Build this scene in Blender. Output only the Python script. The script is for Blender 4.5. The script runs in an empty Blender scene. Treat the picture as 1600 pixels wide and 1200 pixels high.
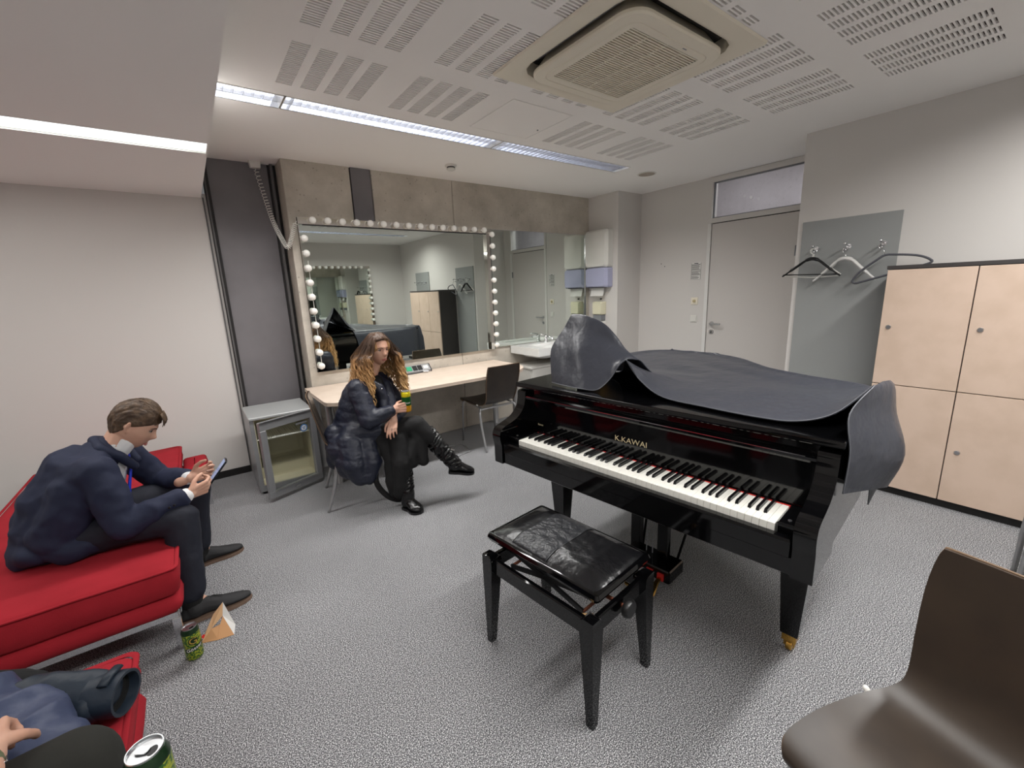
import bpy, math, random
import numpy as np
from mathutils import Vector, Matrix, noise
random.seed(7)
SC = bpy.context.scene
COL = SC.collection
PI = math.pi

# ---------------------------------------------------------------- camera
cd = bpy.data.cameras.new('camera'); cam = bpy.data.objects.new('camera', cd); COL.objects.link(cam)
yaw, pitch, roll = [math.radians(a) for a in (53.79, 12.28, 2.31)]
fw = Vector((math.cos(yaw)*math.cos(pitch), math.sin(yaw)*math.cos(pitch), -math.sin(pitch)))
r0 = Vector((math.sin(yaw), -math.cos(yaw), 0)); d0 = fw.cross(r0)
rt = r0*math.cos(roll) + d0*math.sin(roll); dn = -r0*math.sin(roll) + d0*math.cos(roll)
cam.matrix_world = Matrix(((rt.x, -dn.x, -fw.x, 0), (rt.y, -dn.y, -fw.y, 0), (rt.z, -dn.z, -fw.z, 1.53), (0, 0, 0, 1)))
cd.sensor_fit = 'HORIZONTAL'; cd.sensor_width = 36.0; cd.lens = 672.3/1600*36; cd.clip_start = 0.02
SC.camera = cam
# ---------------------------------------------------------------- world, exposure
wd = bpy.data.worlds.new('world'); SC.world = wd; wd.use_nodes = True
wd.node_tree.nodes['Background'].inputs[0].default_value = (0.5, 0.5, 0.5, 1)
wd.node_tree.nodes['Background'].inputs[1].default_value = 0.3
vs = SC.view_settings
vs.view_transform = 'Standard'; vs.look = 'None'; vs.gamma = 1; vs.exposure = 0.0; vs.use_curve_mapping = False

# ---------------------------------------------------------------- lamps (tubes of the ceiling strips)
CEIL = 2.66
DROP = 2.355
def area(name, loc, sx, sy, power, col=(0.93, 0.97, 1.0), rot=(0, 0, 0), spread=math.radians(142)):
    l = bpy.data.lights.new(name, 'AREA'); l.shape = 'RECTANGLE'; l.size = sx; l.size_y = sy; l.energy = power; l.color = col
    l.spread = spread
    o = bpy.data.objects.new(name, l); COL.objects.link(o); o.location = loc; o.rotation_euler = rot
    return o
LP = 27.5
area('strip_light', (1.97, 3.04, CEIL-0.006), 3.4, 0.15, LP*3.4*0.62, (1.0, 0.985, 0.96))
area('strip_light', (1.97, -0.08, CEIL-0.003), 3.4, 0.15, LP*3.4*0.9, (1.0, 0.985, 0.96), spread=math.radians(158))
area('strip_light', (-1.2, -0.08, DROP+0.004), 2.4, 0.16, LP*0.8, (1.0, 0.985, 0.96), spread=PI)
area('strip_light', (-1.05, 3.05, DROP+0.004), 2.4, 0.16, LP*0.8, (1.0, 0.985, 0.96), spread=PI)
area('corridor_light', (5.3, 2.2, 3.05), 0.3, 3.0, 21, (0.97, 0.95, 1.0), spread=PI)

# ---------------------------------------------------------------- materials
def lin(c):
    return tuple(((v/255)/12.92 if v/255 <= 0.04045 else ((v/255+0.055)/1.055)**2.4) for v in c) + (1,)
MATS = {}
def mat(name, col, rough=0.6, metal=0.0, spec=0.5, bump=None, mix=None, coat=0.0, trans=0.0, ior=1.45, emit=None, alpha=1.0):
    """bump=(scale,strength,distance); mix=(scale,col2,lo,hi,detail)"""
    m = bpy.data.materials.new(name); m.use_nodes = True; nt = m.node_tree; b = nt.nodes['Principled BSDF']
    b.inputs['Base Color'].default_value = lin(col); b.inputs['Roughness'].default_value = rough
    b.inputs['Metallic'].default_value = metal; b.inputs['Specular IOR Level'].default_value = spec
    b.inputs['Coat Weight'].default_value = coat; b.inputs['Coat Roughness'].default_value = 0.04
    b.inputs['Transmission Weight'].default_value = trans; b.inputs['IOR'].default_value = ior
    b.inputs['Alpha'].default_value = alpha
    if emit: b.inputs['Emission Color'].default_value = lin(emit[0]); b.inputs['Emission Strength'].default_value = emit[1]
    tc = None
    if bump or mix: tc = nt.nodes.new('ShaderNodeTexCoord')
    if mix:
        n = nt.nodes.new('ShaderNodeTexNoise'); n.inputs['Scale'].default_value = mix[0]; n.inputs['Detail'].default_value = mix[4] if len(mix) > 4 else 4
        nt.links.new(tc.outputs['Object'], n.inputs['Vector'])
        r = nt.nodes.new('ShaderNodeValToRGB'); r.color_ramp.elements[0].position = mix[2]; r.color_ramp.elements[1].position = mix[3]
        r.color_ramp.elements[0].color = lin(col); r.color_ramp.elements[1].color = lin(mix[1])
        nt.links.new(n.outputs['Fac'], r.inputs['Fac']); nt.links.new(r.outputs['Color'], b.inputs['Base Color'])
    if bump:
        n = nt.nodes.new('ShaderNodeTexNoise'); n.inputs['Scale'].default_value = bump[0]; n.inputs['Detail'].default_value = 3
        nt.links.new(tc.outputs['Object'], n.inputs['Vector'])
        bp = nt.nodes.new('ShaderNodeBump'); bp.inputs['Strength'].default_value = bump[1]; bp.inputs['Distance'].default_value = bump[2]
        nt.links.new(n.outputs['Fac'], bp.inputs['Height']); nt.links.new(bp.outputs['Normal'], b.inputs['Normal'])
    MATS[name] = m
    return m
wallm = mat('white_paint', (212, 208, 204), 0.75, bump=(90, 0.12, 0.002))
ceilm = mat('ceiling_paint', (247, 244, 241), 0.8, bump=(60, 0.1, 0.002))
voidm = mat('acoustic_felt', (108, 103, 100), 0.95)
steelc = mat('dark_steel_panel', (124, 121, 124), 0.5, mix=(1.6, (104, 101, 104), 0.35, 0.7, 5))
darkc = mat('dark_joint', (38, 36, 36), 0.6)
greyc = mat('grey_channel', (95, 93, 93), 0.45)
baseb = mat('black_baseboard', (28, 27, 27), 0.6)
panelg = mat('grey_blue_panel', (150, 152, 151), 0.55)
woodl = mat('pale_wood_laminate', (214, 190, 172), 0.5, mix=(6, (206, 182, 163), 0.4, 0.65, 6))
desktop = mat('desk_laminate', (204, 187, 172), 0.45, mix=(8, (197, 179, 163), 0.4, 0.65, 6))
lockc = mat('locker_carcass', (62, 58, 57), 0.5)
chrome = mat('chrome', (215, 215, 218), 0.12, 1.0)
chromer = mat('brushed_steel', (190, 190, 192), 0.32, 1.0)
greymetal = mat('grey_lacquered_tube', (165, 165, 166), 0.35, 0.6)
mirr = mat('mirror_glass', (225, 232, 226), 0.0, 1.0)
mirr2 = mat('bevelled_mirror_strip', (232, 228, 222), 0.06, 1.0)
bulbm = mat('frosted_bulb_glass', (240, 238, 232), 0.25, coat=0.4)
blk = mat('piano_black_lacquer', (5, 5, 6), 0.07, spec=0.45, coat=0.15)
blkp = mat('black_plastic', (20, 20, 21), 0.35)
blkm = mat('black_metal', (24, 24, 25), 0.4)
ivory = mat('white_key_plastic', (236, 234, 226), 0.25)
ebony = mat('black_key_plastic', (14, 14, 16), 0.22)
brass = mat('brass', (205, 160, 80), 0.25, 1.0)
gold = mat('gold_lettering', (200, 186, 150), 0.5, 0.3)
redfelt = mat('red_felt', (200, 40, 34), 0.9)
vinyl = mat('cover_vinyl', (58, 60, 68), 0.34, bump=(9, 0.55, 0.02))
leather = mat('black_leather', (17, 17, 19), 0.24, bump=(34, 0.35, 0.006))
bootl = mat('boot_leather', (14, 14, 15), 0.22, bump=(28, 0.5, 0.01))
shoel = mat('charcoal_suede', (38, 38, 40), 0.7)
solem = mat('tan_sole', (120, 98, 84), 0.7)
redf = mat('red_upholstery', (158, 36, 46), 0.9, spec=0.2, mix=(5, (144, 31, 40), 0.35, 0.7, 5), bump=(280, 0.35, 0.002))
suit = mat('navy_suit_wool', (24, 31, 56), 0.75, bump=(12, 0.4, 0.01))
trou = mat('dark_navy_trousers', (22, 25, 38), 0.75, bump=(14, 0.4, 0.01))
puff = mat('navy_puffer_nylon', (27, 31, 46), 0.45, bump=(30, 0.6, 0.008))
puff2 = mat('slate_blue_nylon', (58, 66, 92), 0.5, bump=(16, 0.6, 0.012))
puff3 = mat('dark_petrol_nylon', (28, 38, 50), 0.5, bump=(14, 0.5, 0.012))
blackc = mat('black_cloth', (16, 16, 17), 0.85, bump=(20, 0.3, 0.008))
olive = mat('dark_olive_cloth', (36, 38, 32), 0.85, bump=(22, 0.5, 0.01))
skin = mat('skin', (208, 164, 142), 0.55, mix=(9, (196, 148, 126), 0.4, 0.7, 3))
skin.node_tree.nodes['Principled BSDF'].inputs['Subsurface Weight'].default_value = 0.08
skin.node_tree.nodes['Principled BSDF'].inputs['Subsurface Radius'].default_value = (0.01, 0.004, 0.002)
lipm = mat('lip_skin', (176, 104, 96), 0.45)
eyew = mat('eye_white', (190, 180, 174), 0.4)
eyeb = mat('eye_iris', (40, 26, 20), 0.15)
browm = mat('eyebrow_hair', (46, 32, 24), 0.8)
hairm = mat('brown_hair', (66, 49, 36), 0.5, mix=(40, (100, 78, 58), 0.4, 0.7, 5), bump=(120, 0.5, 0.004))
white = mat('white_plastic', (222, 220, 214), 0.4)
cream = mat('cream_plastic', (234, 226, 208), 0.45)
creamd = mat('cream_plastic_grille', (170, 158, 136), 0.55)
cotton = mat('white_cotton', (225, 225, 226), 0.8)
ceram = mat('white_ceramic', (232, 232, 230), 0.12, coat=0.5)
paperw = mat('white_paper', (222, 220, 216), 0.8)
ink = mat('black_print', (48, 48, 50), 0.8)
violet = mat('tinted_violet_plastic', (176, 178, 206), 0.18, coat=0.4)
yelp = mat('pale_yellow_plastic', (222, 217, 190), 0.35)
greyp = mat('grey_plastic', (128, 130, 134), 0.4)
kraft = mat('kraft_paper', (196, 148, 104), 0.8)
fridgem = mat('fridge_silver_paint', (146, 147, 149), 0.35, 0.35)
fridgei = mat('fridge_cream_liner', (196, 190, 164), 0.5)
tubem = mat('fluorescent_tube', (255, 255, 255), 0.5, emit=((226, 234, 255), 2.6))
diffm = mat('opal_diffuser', (255, 255, 255), 0.5, emit=((244, 252, 250), 1.5))
blinkm = mat('louvre_aluminium', (238, 238, 240), 0.22, 1.0)
bluem = mat('blue_sticker', (70, 120, 180), 0.4)
bluet = mat('bright_blue_tie', (24, 50, 190), 0.6)
phonem = mat('phone_body', (18, 20, 26), 0.15)
screenm = mat('phone_screen', (60, 70, 90), 0.1, emit=((150, 170, 210), 0.6))
greenled = mat('green_socket_plastic', (50, 150, 110), 0.3)
glassm = mat('clear_glass', (235, 245, 240), 0.02, trans=1.0, ior=1.12, alpha=0.35)
goldcan = mat('yellow_can_print', (214, 196, 30), 0.3, 0.4)
ambercan = mat('amber_can_print', (210, 150, 30), 0.3, 0.4)
greencan = mat('green_can_print', (20, 84, 34), 0.3, 0.4)
canalu = mat('can_aluminium', (200, 202, 204), 0.28, 1.0)
darkgreen = mat('dark_green_can_print', (28, 52, 30), 0.28, 0.4)
strapm = mat('olive_watch_strap', (104, 108, 80), 0.7)
silv = mat('silver', (220, 220, 222), 0.2, 1.0)

def nodes(m): return m.node_tree.nodes, m.node_tree.links, m.node_tree.nodes['Principled BSDF']
# foliage print of the can
canleaf = mat('leafy_green_can_print', (50, 96, 40), 0.3, 0.3, mix=(140, (168, 176, 50), 0.46, 0.56, 3))
# carpet
carpet = mat('grey_speckled_carpet', (92, 92, 95), 0.95, spec=0.1)
N, L, B = nodes(carpet)
tc = N.new('ShaderNodeTexCoord')
n1 = N.new('ShaderNodeTexNoise'); n1.inputs['Scale'].default_value = 260; n1.inputs['Detail'].default_value = 2
n2 = N.new('ShaderNodeTexNoise'); n2.inputs['Scale'].default_value = 1.3; n2.inputs['Detail'].default_value = 3
L.new(tc.outputs['Object'], n1.inputs['Vector']); L.new(tc.outputs['Object'], n2.inputs['Vector'])
rr = N.new('ShaderNodeValToRGB'); e = rr.color_ramp.elements
e[0].position = 0.36; e[0].color = lin((58, 58, 61)); e[1].position = 0.66; e[1].color = lin((240, 240, 241))
m_ = e.new(0.52); m_.color = lin((134, 134, 137))
L.new(n1.outputs['Fac'], rr.inputs['Fac'])
mx = N.new('ShaderNodeMix'); mx.data_type = 'RGBA'; mx.blend_type = 'MULTIPLY'; mx.inputs[0].default_value = 0.35
L.new(rr.outputs['Color'], mx.inputs[6]); L.new(n2.outputs['Fac'], mx.inputs[7]); L.new(mx.outputs[2], B.inputs['Base Color'])
bp = N.new('ShaderNodeBump'); bp.inputs['Strength'].default_value = 0.35; bp.inputs['Distance'].default_value = 0.003
L.new(n1.outputs['Fac'], bp.inputs['Height']); L.new(bp.outputs['Normal'], B.inputs['Normal'])
# concrete
def concrete(name, c1, c2):
    m = mat(name, c1, 0.75); N, L, B = nodes(m); tc = N.new('ShaderNodeTexCoord')
    a = N.new('ShaderNodeTexNoise'); a.inputs['Scale'].default_value = 2.2; a.inputs['Detail'].default_value = 8; a.inputs['Roughness'].default_value = 0.65
    v = N.new('ShaderNodeTexVoronoi'); v.inputs['Scale'].default_value = 17; v.inputs['Randomness'].default_value = 1
    L.new(tc.outputs['Object'], a.inputs['Vector']); L.new(tc.outputs['Object'], v.inputs['Vector'])
    r = N.new('ShaderNodeValToRGB'); r.color_ramp.elements[0].position = 0.3; r.color_ramp.elements[1].position = 0.7
    r.color_ramp.elements[0].color = lin(c1); r.color_ramp.elements[1].color = lin(c2); L.new(a.outputs['Fac'], r.inputs['Fac'])
    p = N.new('ShaderNodeValToRGB'); p.color_ramp.elements[0].position = 0.05; p.color_ramp.elements[1].position = 0.15
    p.color_ramp.elements[0].color = (0.35, 0.33, 0.3, 1); p.color_ramp.elements[1].color = (1, 1, 1, 1); L.new(v.outputs['Distance'], p.inputs['Fac'])
    mx = N.new('ShaderNodeMix'); mx.data_type = 'RGBA'; mx.blend_type = 'MULTIPLY'; mx.inputs[0].default_value = 0.55
    L.new(r.outputs['Color'], mx.inputs[6]); L.new(p.outputs['Color'], mx.inputs[7]); L.new(mx.outputs[2], B.inputs['Base Color'])
    bp = N.new('ShaderNodeBump'); bp.inputs['Strength'].default_value = 0.3; bp.inputs['Distance'].default_value = 0.005
    L.new(a.outputs['Fac'], bp.inputs['Height']); L.new(bp.outputs['Normal'], B.inputs['Normal'])
    return m
conc = concrete('raw_concrete', (166, 158, 146), (210, 202, 190))
conc2 = concrete('corridor_concrete', (170, 164, 166), (205, 200, 204))
# dark plywood with pale worn rim
ply = mat('dark_stained_plywood', (44, 36, 30), 0.32, mix=(7, (56, 46, 37), 0.35, 0.7, 6), coat=0.15)
plyedge = mat('pale_plywood_edge', (104, 82, 62), 0.6)
# blonde gradient hair
blonde = mat('balayage_hair', (120, 84, 50), 0.42)
N, L, B = nodes(blonde)
tc = N.new('ShaderNodeTexCoord'); sp = N.new('ShaderNodeSeparateXYZ'); L.new(tc.outputs['Generated'], sp.inputs[0])
nz = N.new('ShaderNodeTexNoise'); nz.inputs['Scale'].default_value = 22; nz.inputs['Detail'].default_value = 4; L.new(tc.outputs['Object'], nz.inputs['Vector'])
ma = N.new('ShaderNodeMath'); ma.operation = 'MULTIPLY_ADD'; ma.inputs[1].default_value = 0.45; L.new(nz.outputs['Fac'], ma.inputs[0]); L.new(sp.outputs['Z'], ma.inputs[2])
rr = N.new('ShaderNodeValToRGB'); e = rr.color_ramp.elements
e[0].position = 0.45; e[0].color = lin((214, 172, 118)); e[1].position = 1.15; e[1].color = lin((74, 52, 37)); m_ = e.new(0.82); m_.color = lin((160, 118, 74))
L.new(ma.outputs[0], rr.inputs['Fac']); L.new(rr.outputs['Color'], B.inputs['Base Color'])

# ---------------------------------------------------------------- mesh builder
class MB:
    def __init__(s): s.v = []; s.f = []
    def add(s, vs, fs):
        k = len(s.v); s.v += [tuple(p) for p in vs]; s.f += [tuple(i+k for i in f) for f in fs]; return s
    def box(s, x0, x1, y0, y1, z0, z1, b=0.0):
        if b <= 0:
            return s.add([(x, y, z) for z in (z0, z1) for y in (y0, y1) for x in (x0, x1)],
                         [(0, 2, 3, 1), (4, 5, 7, 6), (0, 1, 5, 4), (2, 6, 7, 3), (0, 4, 6, 2), (1, 3, 7, 5)])
        R = []
        for z, i in ((z0, b), (z0+b, 0), (z1-b, 0), (z1, b)):
            X0, X1, Y0, Y1 = x0+i, x1-i, y0+i, y1-i; c = b if i == 0 else b*0.5
            R.append([(X0+c, Y0, z), (X1-c, Y0, z), (X1, Y0+c, z), (X1, Y1-c, z), (X1-c, Y1, z), (X0+c, Y1, z), (X0, Y1-c, z), (X0, Y0+c, z)])
        return s.loft(R)
    def loft(s, R, closed=True, cap0=True, cap1=True):
        n = len(R[0]); vs = [p for r in R for p in r]; fs = []
        for i in range(len(R)-1):
            for j in range(n if closed else n-1):
                a = i*n+j; b = i*n+(j+1) % n; fs.append((a, b, b+n, a+n))
        if cap0: fs.append(tuple(range(n-1, -1, -1)))
        if cap1: fs.append(tuple((len(R)-1)*n+j for j in range(n)))
        return s.add(vs, fs)
    def tube(s, pts, r, n=12, cap=True, sx=1.0, up=None):
        pts = [Vector(p) for p in pts]; rs = r if isinstance(r, (list, tuple)) else [r]*len(pts); R = []; u = None
        for i, p in enumerate(pts):
            t = (pts[min(i+1, len(pts)-1)]-pts[max(i-1, 0)]).normalized()
            if u is None:
                u = Vector(up) if up else (Vector((0, 0, 1)) if abs(t.z) < 0.9 else Vector((1, 0, 0)))
            u = (u-t*u.dot(t)).normalized(); w = t.cross(u)
            R.append([p+(u*math.cos(2*PI*k/n)+w*math.sin(2*PI*k/n)*sx)*rs[i] for k in range(n)])
        return s.loft(R, True, cap, cap)
    def lathe(s, prof, c=(0, 0, 0), n=24, axis='z'):
        R = []
        for r, h in prof:
            ring = []
            for k in range(n):
                a = 2*PI*k/n; x, y = r*math.cos(a), r*math.sin(a)
                q = {'z': (x, y, h), 'x': (h, x, y), 'y': (y, h, x)}[axis]
                ring.append((c[0]+q[0], c[1]+q[1], c[2]+q[2]))
            R.append(ring)
        return s.loft(R)
    def sphere(s, c, r, n=12, sc=(1, 1, 1), R=None):
        rings = []
        for i in range(1, n):
            t = -PI/2+PI*i/n; rings.append([(math.cos(t)*math.cos(2*PI*k/(2*n)), math.cos(t)*math.sin(2*PI*k/(2*n)), math.sin(t)) for k in range(2*n)])
        out = []
        for rg in rings:
            o = []
            for p in rg:
                q = Vector((p[0]*r*sc[0], p[1]*r*sc[1], p[2]*r*sc[2]))
                if R: q = R @ q
                o.append(q+Vector(c))
            out.append(o)
        return s.loft(out)
    def capsule(s, p0, r0, p1, r1, n=14):
        p0 = Vector(p0); p1 = Vector(p1); t = (p1-p0)
        if t.length < 1e-5: return s.sphere(p0, r0, 8)
        L_ = t.length; t.normalize(); u = Vector((0, 0, 1)) if abs(t.z) < 0.9 else Vector((1, 0, 0)); u = (u-t*u.dot(t)).normalized(); w = t.cross(u)
        R = []
        for c, rr_, a0, a1 in ((p0, r0, -80, 0), (p1, r1, 0, 80)):
            for k in range(5):
                a = math.radians(a0+(a1-a0)*k/4)
                R.append([c+t*rr_*math.sin(a)+(u*math.cos(2*PI*j/n)+w*math.sin(2*PI*j/n))*rr_*math.cos(a) for j in range(n)])
        return s.loft(R)
    def chain(s, pts):
        for (a, ra), (b, rb) in zip(pts[:-1], pts[1:]): s.capsule(a, ra, b, rb)
        return s
    def prism(s, poly, z0, z1, axis='z'):
        f = {'z': lambda p, h: (p[0], p[1], h), 'x': lambda p, h: (h, p[0], p[1]), 'y': lambda p, h: (p[0], h, p[1])}[axis]
        return s.loft([[f(p, z0) for p in poly], [f(p, z1) for p in poly]])
    def grid(s, G, thick=0.0):
        """G[i][j] points; optional thickness by vertex normals"""
        n, m = len(G), len(G[0]); A = np.array([[tuple(p) for p in r] for r in G], float)
        fs = [(i*m+j, i*m+j+1, (i+1)*m+j+1, (i+1)*m+j) for i in range(n-1) for j in range(m-1)]
        if thick == 0: return s.add(A.reshape(-1, 3), fs)
        du = np.gradient(A, axis=0); dv = np.gradient(A, axis=1); N_ = np.cross(du, dv); N_ /= (np.linalg.norm(N_, axis=2, keepdims=True)+1e-9)
        Bk = A+N_*thick; k = n*m; vs = list(A.reshape(-1, 3))+list(Bk.reshape(-1, 3))
        fs2 = fs+[tuple(i+k for i in f[::-1]) for f in fs]
        for i in range(n-1):
            a, b = i*m, (i+1)*m; fs2.append((a, b, b+k, a+k)); a += m-1; b += m-1; fs2.append((b, a, a+k, b+k))
        for j in range(m-1):
            fs2.append((j+1, j, j+k, j+1+k)); a = (n-1)*m+j; fs2.append((a, a+1, a+1+k, a+k))
        return s.add(vs, fs2)
    def mul(s, M_): s.v = [tuple(M_ @ Vector(p)) for p in s.v]; return s
    def mesh(s, name, org=(0, 0, 0)):
        me = bpy.data.meshes.new(name); o = Vector(org)
        me.from_pydata([tuple(Vector(p)-o) for p in s.v], [], s.f); me.update(); return me

def fixn(me):
    import bmesh
    b = bmesh.new(); b.from_mesh(me); bmesh.ops.recalc_face_normals(b, faces=b.faces); b.to_mesh(me); b.free()
def link(name, me, m, parent=None, loc=None, smooth=False, auto=None, **tags):
    fixn(me)
    if m is not None and len(me.materials) == 0: me.materials.append(m)
    if smooth or auto: me.polygons.foreach_set('use_smooth', [True]*len(me.polygons))
    o = bpy.data.objects.new(name, me); COL.objects.link(o)
    if auto: me.set_sharp_from_angle(angle=math.radians(auto))
    if parent is not None: o.parent = parent
    if loc is not None: o.location = loc
    for k, v in tags.items(): o[k] = v
    return o
def obj(name, mb, m, parent=None, smooth=False, auto=None, loc=None, org=(0, 0, 0), **tags):
    return link(name, mb.mesh(name, org), m, parent, loc, smooth, auto, **tags)
def part(name, mb, m, parent, org=(0, 0, 0), **k):   # vertices given in world space, parent without rotation at org
    return obj(name, mb, m, parent, org=org, **k)
def thing(name, label, cat, loc=(0, 0, 0), rz=0, group=None):
    o = bpy.data.objects.new(name, None); COL.objects.link(o); o.location = loc; o.rotation_euler = (0, 0, rz); o.empty_display_size = 0.1
    o['label'] = label; o['category'] = cat
    if group: o['group'] = group
    return o
def struct(name, mb, m, parent=None, **k):
    o = obj(name, mb, m, parent, **k); o['kind'] = 'structure'; return o
def copy_tree(r):
    c = r.copy(); COL.objects.link(c)
    for ch in r.children:
        d = ch.copy(); COL.objects.link(d); d.parent = c
        for g in ch.children:
            h = g.copy(); COL.objects.link(h); h.parent = d
    return c
def rrect(cx, cy, hx, hy, r, z, n=6):
    out = []
    for sx, sy, a0 in ((1, 1, 0), (-1, 1, 90), (-1, -1, 180), (1, -1, 270)):
        for k in range(n+1):
            a = math.radians(a0+90*k/n); out.append((cx+sx*(hx-r)+r*math.cos(a), cy+sy*(hy-r)+r*math.sin(a), z))
    return out
def text_mesh(s, size, depth=0.0006, align='CENTER', sx=1.0):
    cu = bpy.data.curves.new('t', 'FONT'); cu.body = s; cu.size = size; cu.extrude = depth; cu.align_x = align; cu.align_y = 'CENTER'
    o = bpy.data.objects.new('t', cu); COL.objects.link(o); dg = bpy.context.evaluated_depsgraph_get(); dg.update()
    me = bpy.data.meshes.new_from_object(o.evaluated_get(dg)); bpy.data.objects.remove(o); bpy.data.curves.remove(cu)
    me.materials.clear()
    mb = MB(); mb.v = [(v.co.x*sx, v.co.y, v.co.z) for v in me.vertices]; mb.f = [tuple(p.vertices) for p in me.polygons]
    bpy.data.meshes.remove(me); return mb
def remesh(mb, vox, smooth=4, disp=None, org=(0, 0, 0), name='body'):
    me = mb.mesh(name); o = bpy.data.objects.new(name, me); COL.objects.link(o); fixn(me)
    r = o.modifiers.new('r', 'REMESH'); r.mode = 'VOXEL'; r.voxel_size = vox
    if smooth: k = o.modifiers.new('s', 'SMOOTH'); k.factor = 0.5; k.iterations = smooth
    dg = bpy.context.evaluated_depsgraph_get(); dg.update()
    out = bpy.data.meshes.new_from_object(o.evaluated_get(dg)); bpy.data.objects.remove(o); bpy.data.meshes.remove(me)
    ox = Vector(org)
    nv = len(out.vertices); co = np.empty(nv*3); out.vertices.foreach_get('co', co); co = co.reshape(-1, 3)
    if disp:
        no = np.empty(nv*3); out.vertices.foreach_get('normal', no); no = no.reshape(-1, 3)
        co = co+no*np.array([disp(Vector(p)) for p in co])[:, None]
    out.vertices.foreach_set('co', (co-np.array(ox)).ravel()); out.update(); return out
def skinmesh(name, mb, m, parent, vox, smooth=4, disp=None, org=(0, 0, 0), **tags):
    me = remesh(mb, vox, smooth, disp, org, name); me.materials.clear(); me.materials.append(m)
    me.polygons.foreach_set('use_smooth', [True]*len(me.polygons))
    o = bpy.data.objects.new(name, me); COL.objects.link(o)
    if parent is not None: o.parent = parent
    for k, v in tags.items(): o[k] = v
    return o
def spline(P, n):
    P = [Vector(p) for p in P]; out = []
    for i in range(len(P)-1):
        a, b, c, d = P[max(i-1, 0)], P[i], P[i+1], P[min(i+2, len(P)-1)]
        for k in range(n):
            t = k/n; out.append(0.5*((2*b)+(c-a)*t+(2*a-5*b+4*c-d)*t*t+(3*b-a-3*c+d)*t**3))
    out.append(P[-1]); return out
def surf(G, n, m):
    rows = [spline(r, m) for r in G]; cols = [spline([r[j] for r in rows], n) for j in range(len(rows[0]))]
    return [[cols[j][i] for j in range(len(cols))] for i in range(len(cols[0]))]

# ================================================================ ROOM
XR, XD, XC, YM, YL, YB, XL, XS = 4.20, 4.87, 4.42, 4.18, 4.44, -1.65, -2.6, 0.23
fl_ = MB().box(XL-0.1, XD+0.1, YB-0.1, YL+0.1, -0.05, 0.0)
struct('floor', fl_, carpet)
# ceiling with real slots, openings for the lamps, air unit and hatch
xs, ys = set([XS, XD+0.05]), set([YB-0.05, YL+0.05])
strips, slots = [], []
for k in range(5):
    for j in range(4):
        a = 0.565+0.6205*k+0.1215*j; strips.append((a, a+0.08, k)); xs |= {a, a+0.08}
for r, y0 in enumerate((0.474, 1.092, 1.711, 2.332)):
    for j in range(26):
        a = y0+0.0180*j; slots.append((a, a+0.0098, r)); ys |= {a, a+0.0098}
HOLES = [(0.24, 3.70, 2.94, 3.14), (0.24, 3.70, -0.18, 0.02), (1.60, 2.36, 1.25, 2.01)]
for h in HOLES: xs |= {h[0], h[1]}; ys |= {h[2], h[3]}
xs = sorted(xs); ys = sorted(ys)
cb = MB(); vid = {}
def V_(x, y, z):
    k = (round(x, 5), round(y, 5), z)
    if k not in vid: vid[k] = len(cb.v); cb.v.append(k)
    return vid[k]
for i in range(len(xs)-1):
    x0, x1 = xs[i], xs[i+1]; cx = (x0+x1)/2; st = [s_ for s_ in strips if s_[0] < cx < s_[1]]
    for j in range(len(ys)-1):
        y0, y1 = ys[j], ys[j+1]; cy = (y0+y1)/2
        if any(h[0] < cx < h[1] and h[2] < cy < h[3] for h in HOLES): continue
        sl = [s_ for s_ in slots if s_[0] < cy < s_[1]] if st else []
        if sl and not (st[0][2] == 2 and sl[0][2] == 3):
            q = [(x0, y0), (x1, y0), (x1, y1), (x0, y1)]
            for a in range(4):
                p, r = q[a], q[(a+1) % 4]
                cb.f.append((V_(*p, CEIL), V_(*r, CEIL), V_(*r, CEIL+0.0125), V_(*p, CEIL+0.0125)))
            continue
        cb.f.append((V_(x0, y0, CEIL), V_(x0, y1, CEIL), V_(x1, y1, CEIL), V_(x1, y0, CEIL)))
me = bpy.data.meshes.new('ceiling'); me.from_pydata(cb.v, [], cb.f); me.materials.append(ceilm); me.update()
ceiling = bpy.data.objects.new('ceiling', me); COL.objects.link(ceiling); ceiling['kind'] = 'structure'
v = MB()
for x0, x1, y0, y1 in ((0.45, 3.62, 0.3, 1.2), (0.45, 3.62, 2.06, 2.9), (0.45, 1.55, 1.2, 2.06), (2.40, 3.62, 1.2, 2.06)): v.box(x0, x1, y0, y1, CEIL+0.04, CEIL+0.05)
o = part('acoustic_backing', v, voidm, ceiling); o['kind'] = 'stuff'
# access hatch: thin frame and panel in the ceiling
h = thing('ceiling_hatch', 'square flush white access hatch in the perforated ceiling beside the air unit', 'hatch', (2.03, 2.555, CEIL))
def hb(): return MB()
hx, hy = 0.265, 0.27
m_ = MB().loft([rrect(2.03, 2.555, hx, hy, 0.004, CEIL-0.0015, 1), rrect(2.03, 2.555, hx-0.012, hy-0.012, 0.004, CEIL-0.0015, 1), rrect(2.03, 2.555, hx-0.012, hy-0.012, 0.004, CEIL-0.0005, 1)], cap0=False, cap1=False)
part('frame', m_, ceilm, h, (2.03, 2.555, CEIL))
part('panel', MB().box(2.03-hx+0.016, 2.03+hx-0.016, 2.555-hy+0.016, 2.555+hy-0.016, CEIL-0.0022, CEIL-0.0008), ceilm, h, (2.03, 2.555, CEIL))
part('latch', MB().lathe([(0.006, CEIL-0.007), (0.006, CEIL-0.004)], (2.24, 2.62, 0), 10), greyp, h, (2.03, 2.555, CEIL))
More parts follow.
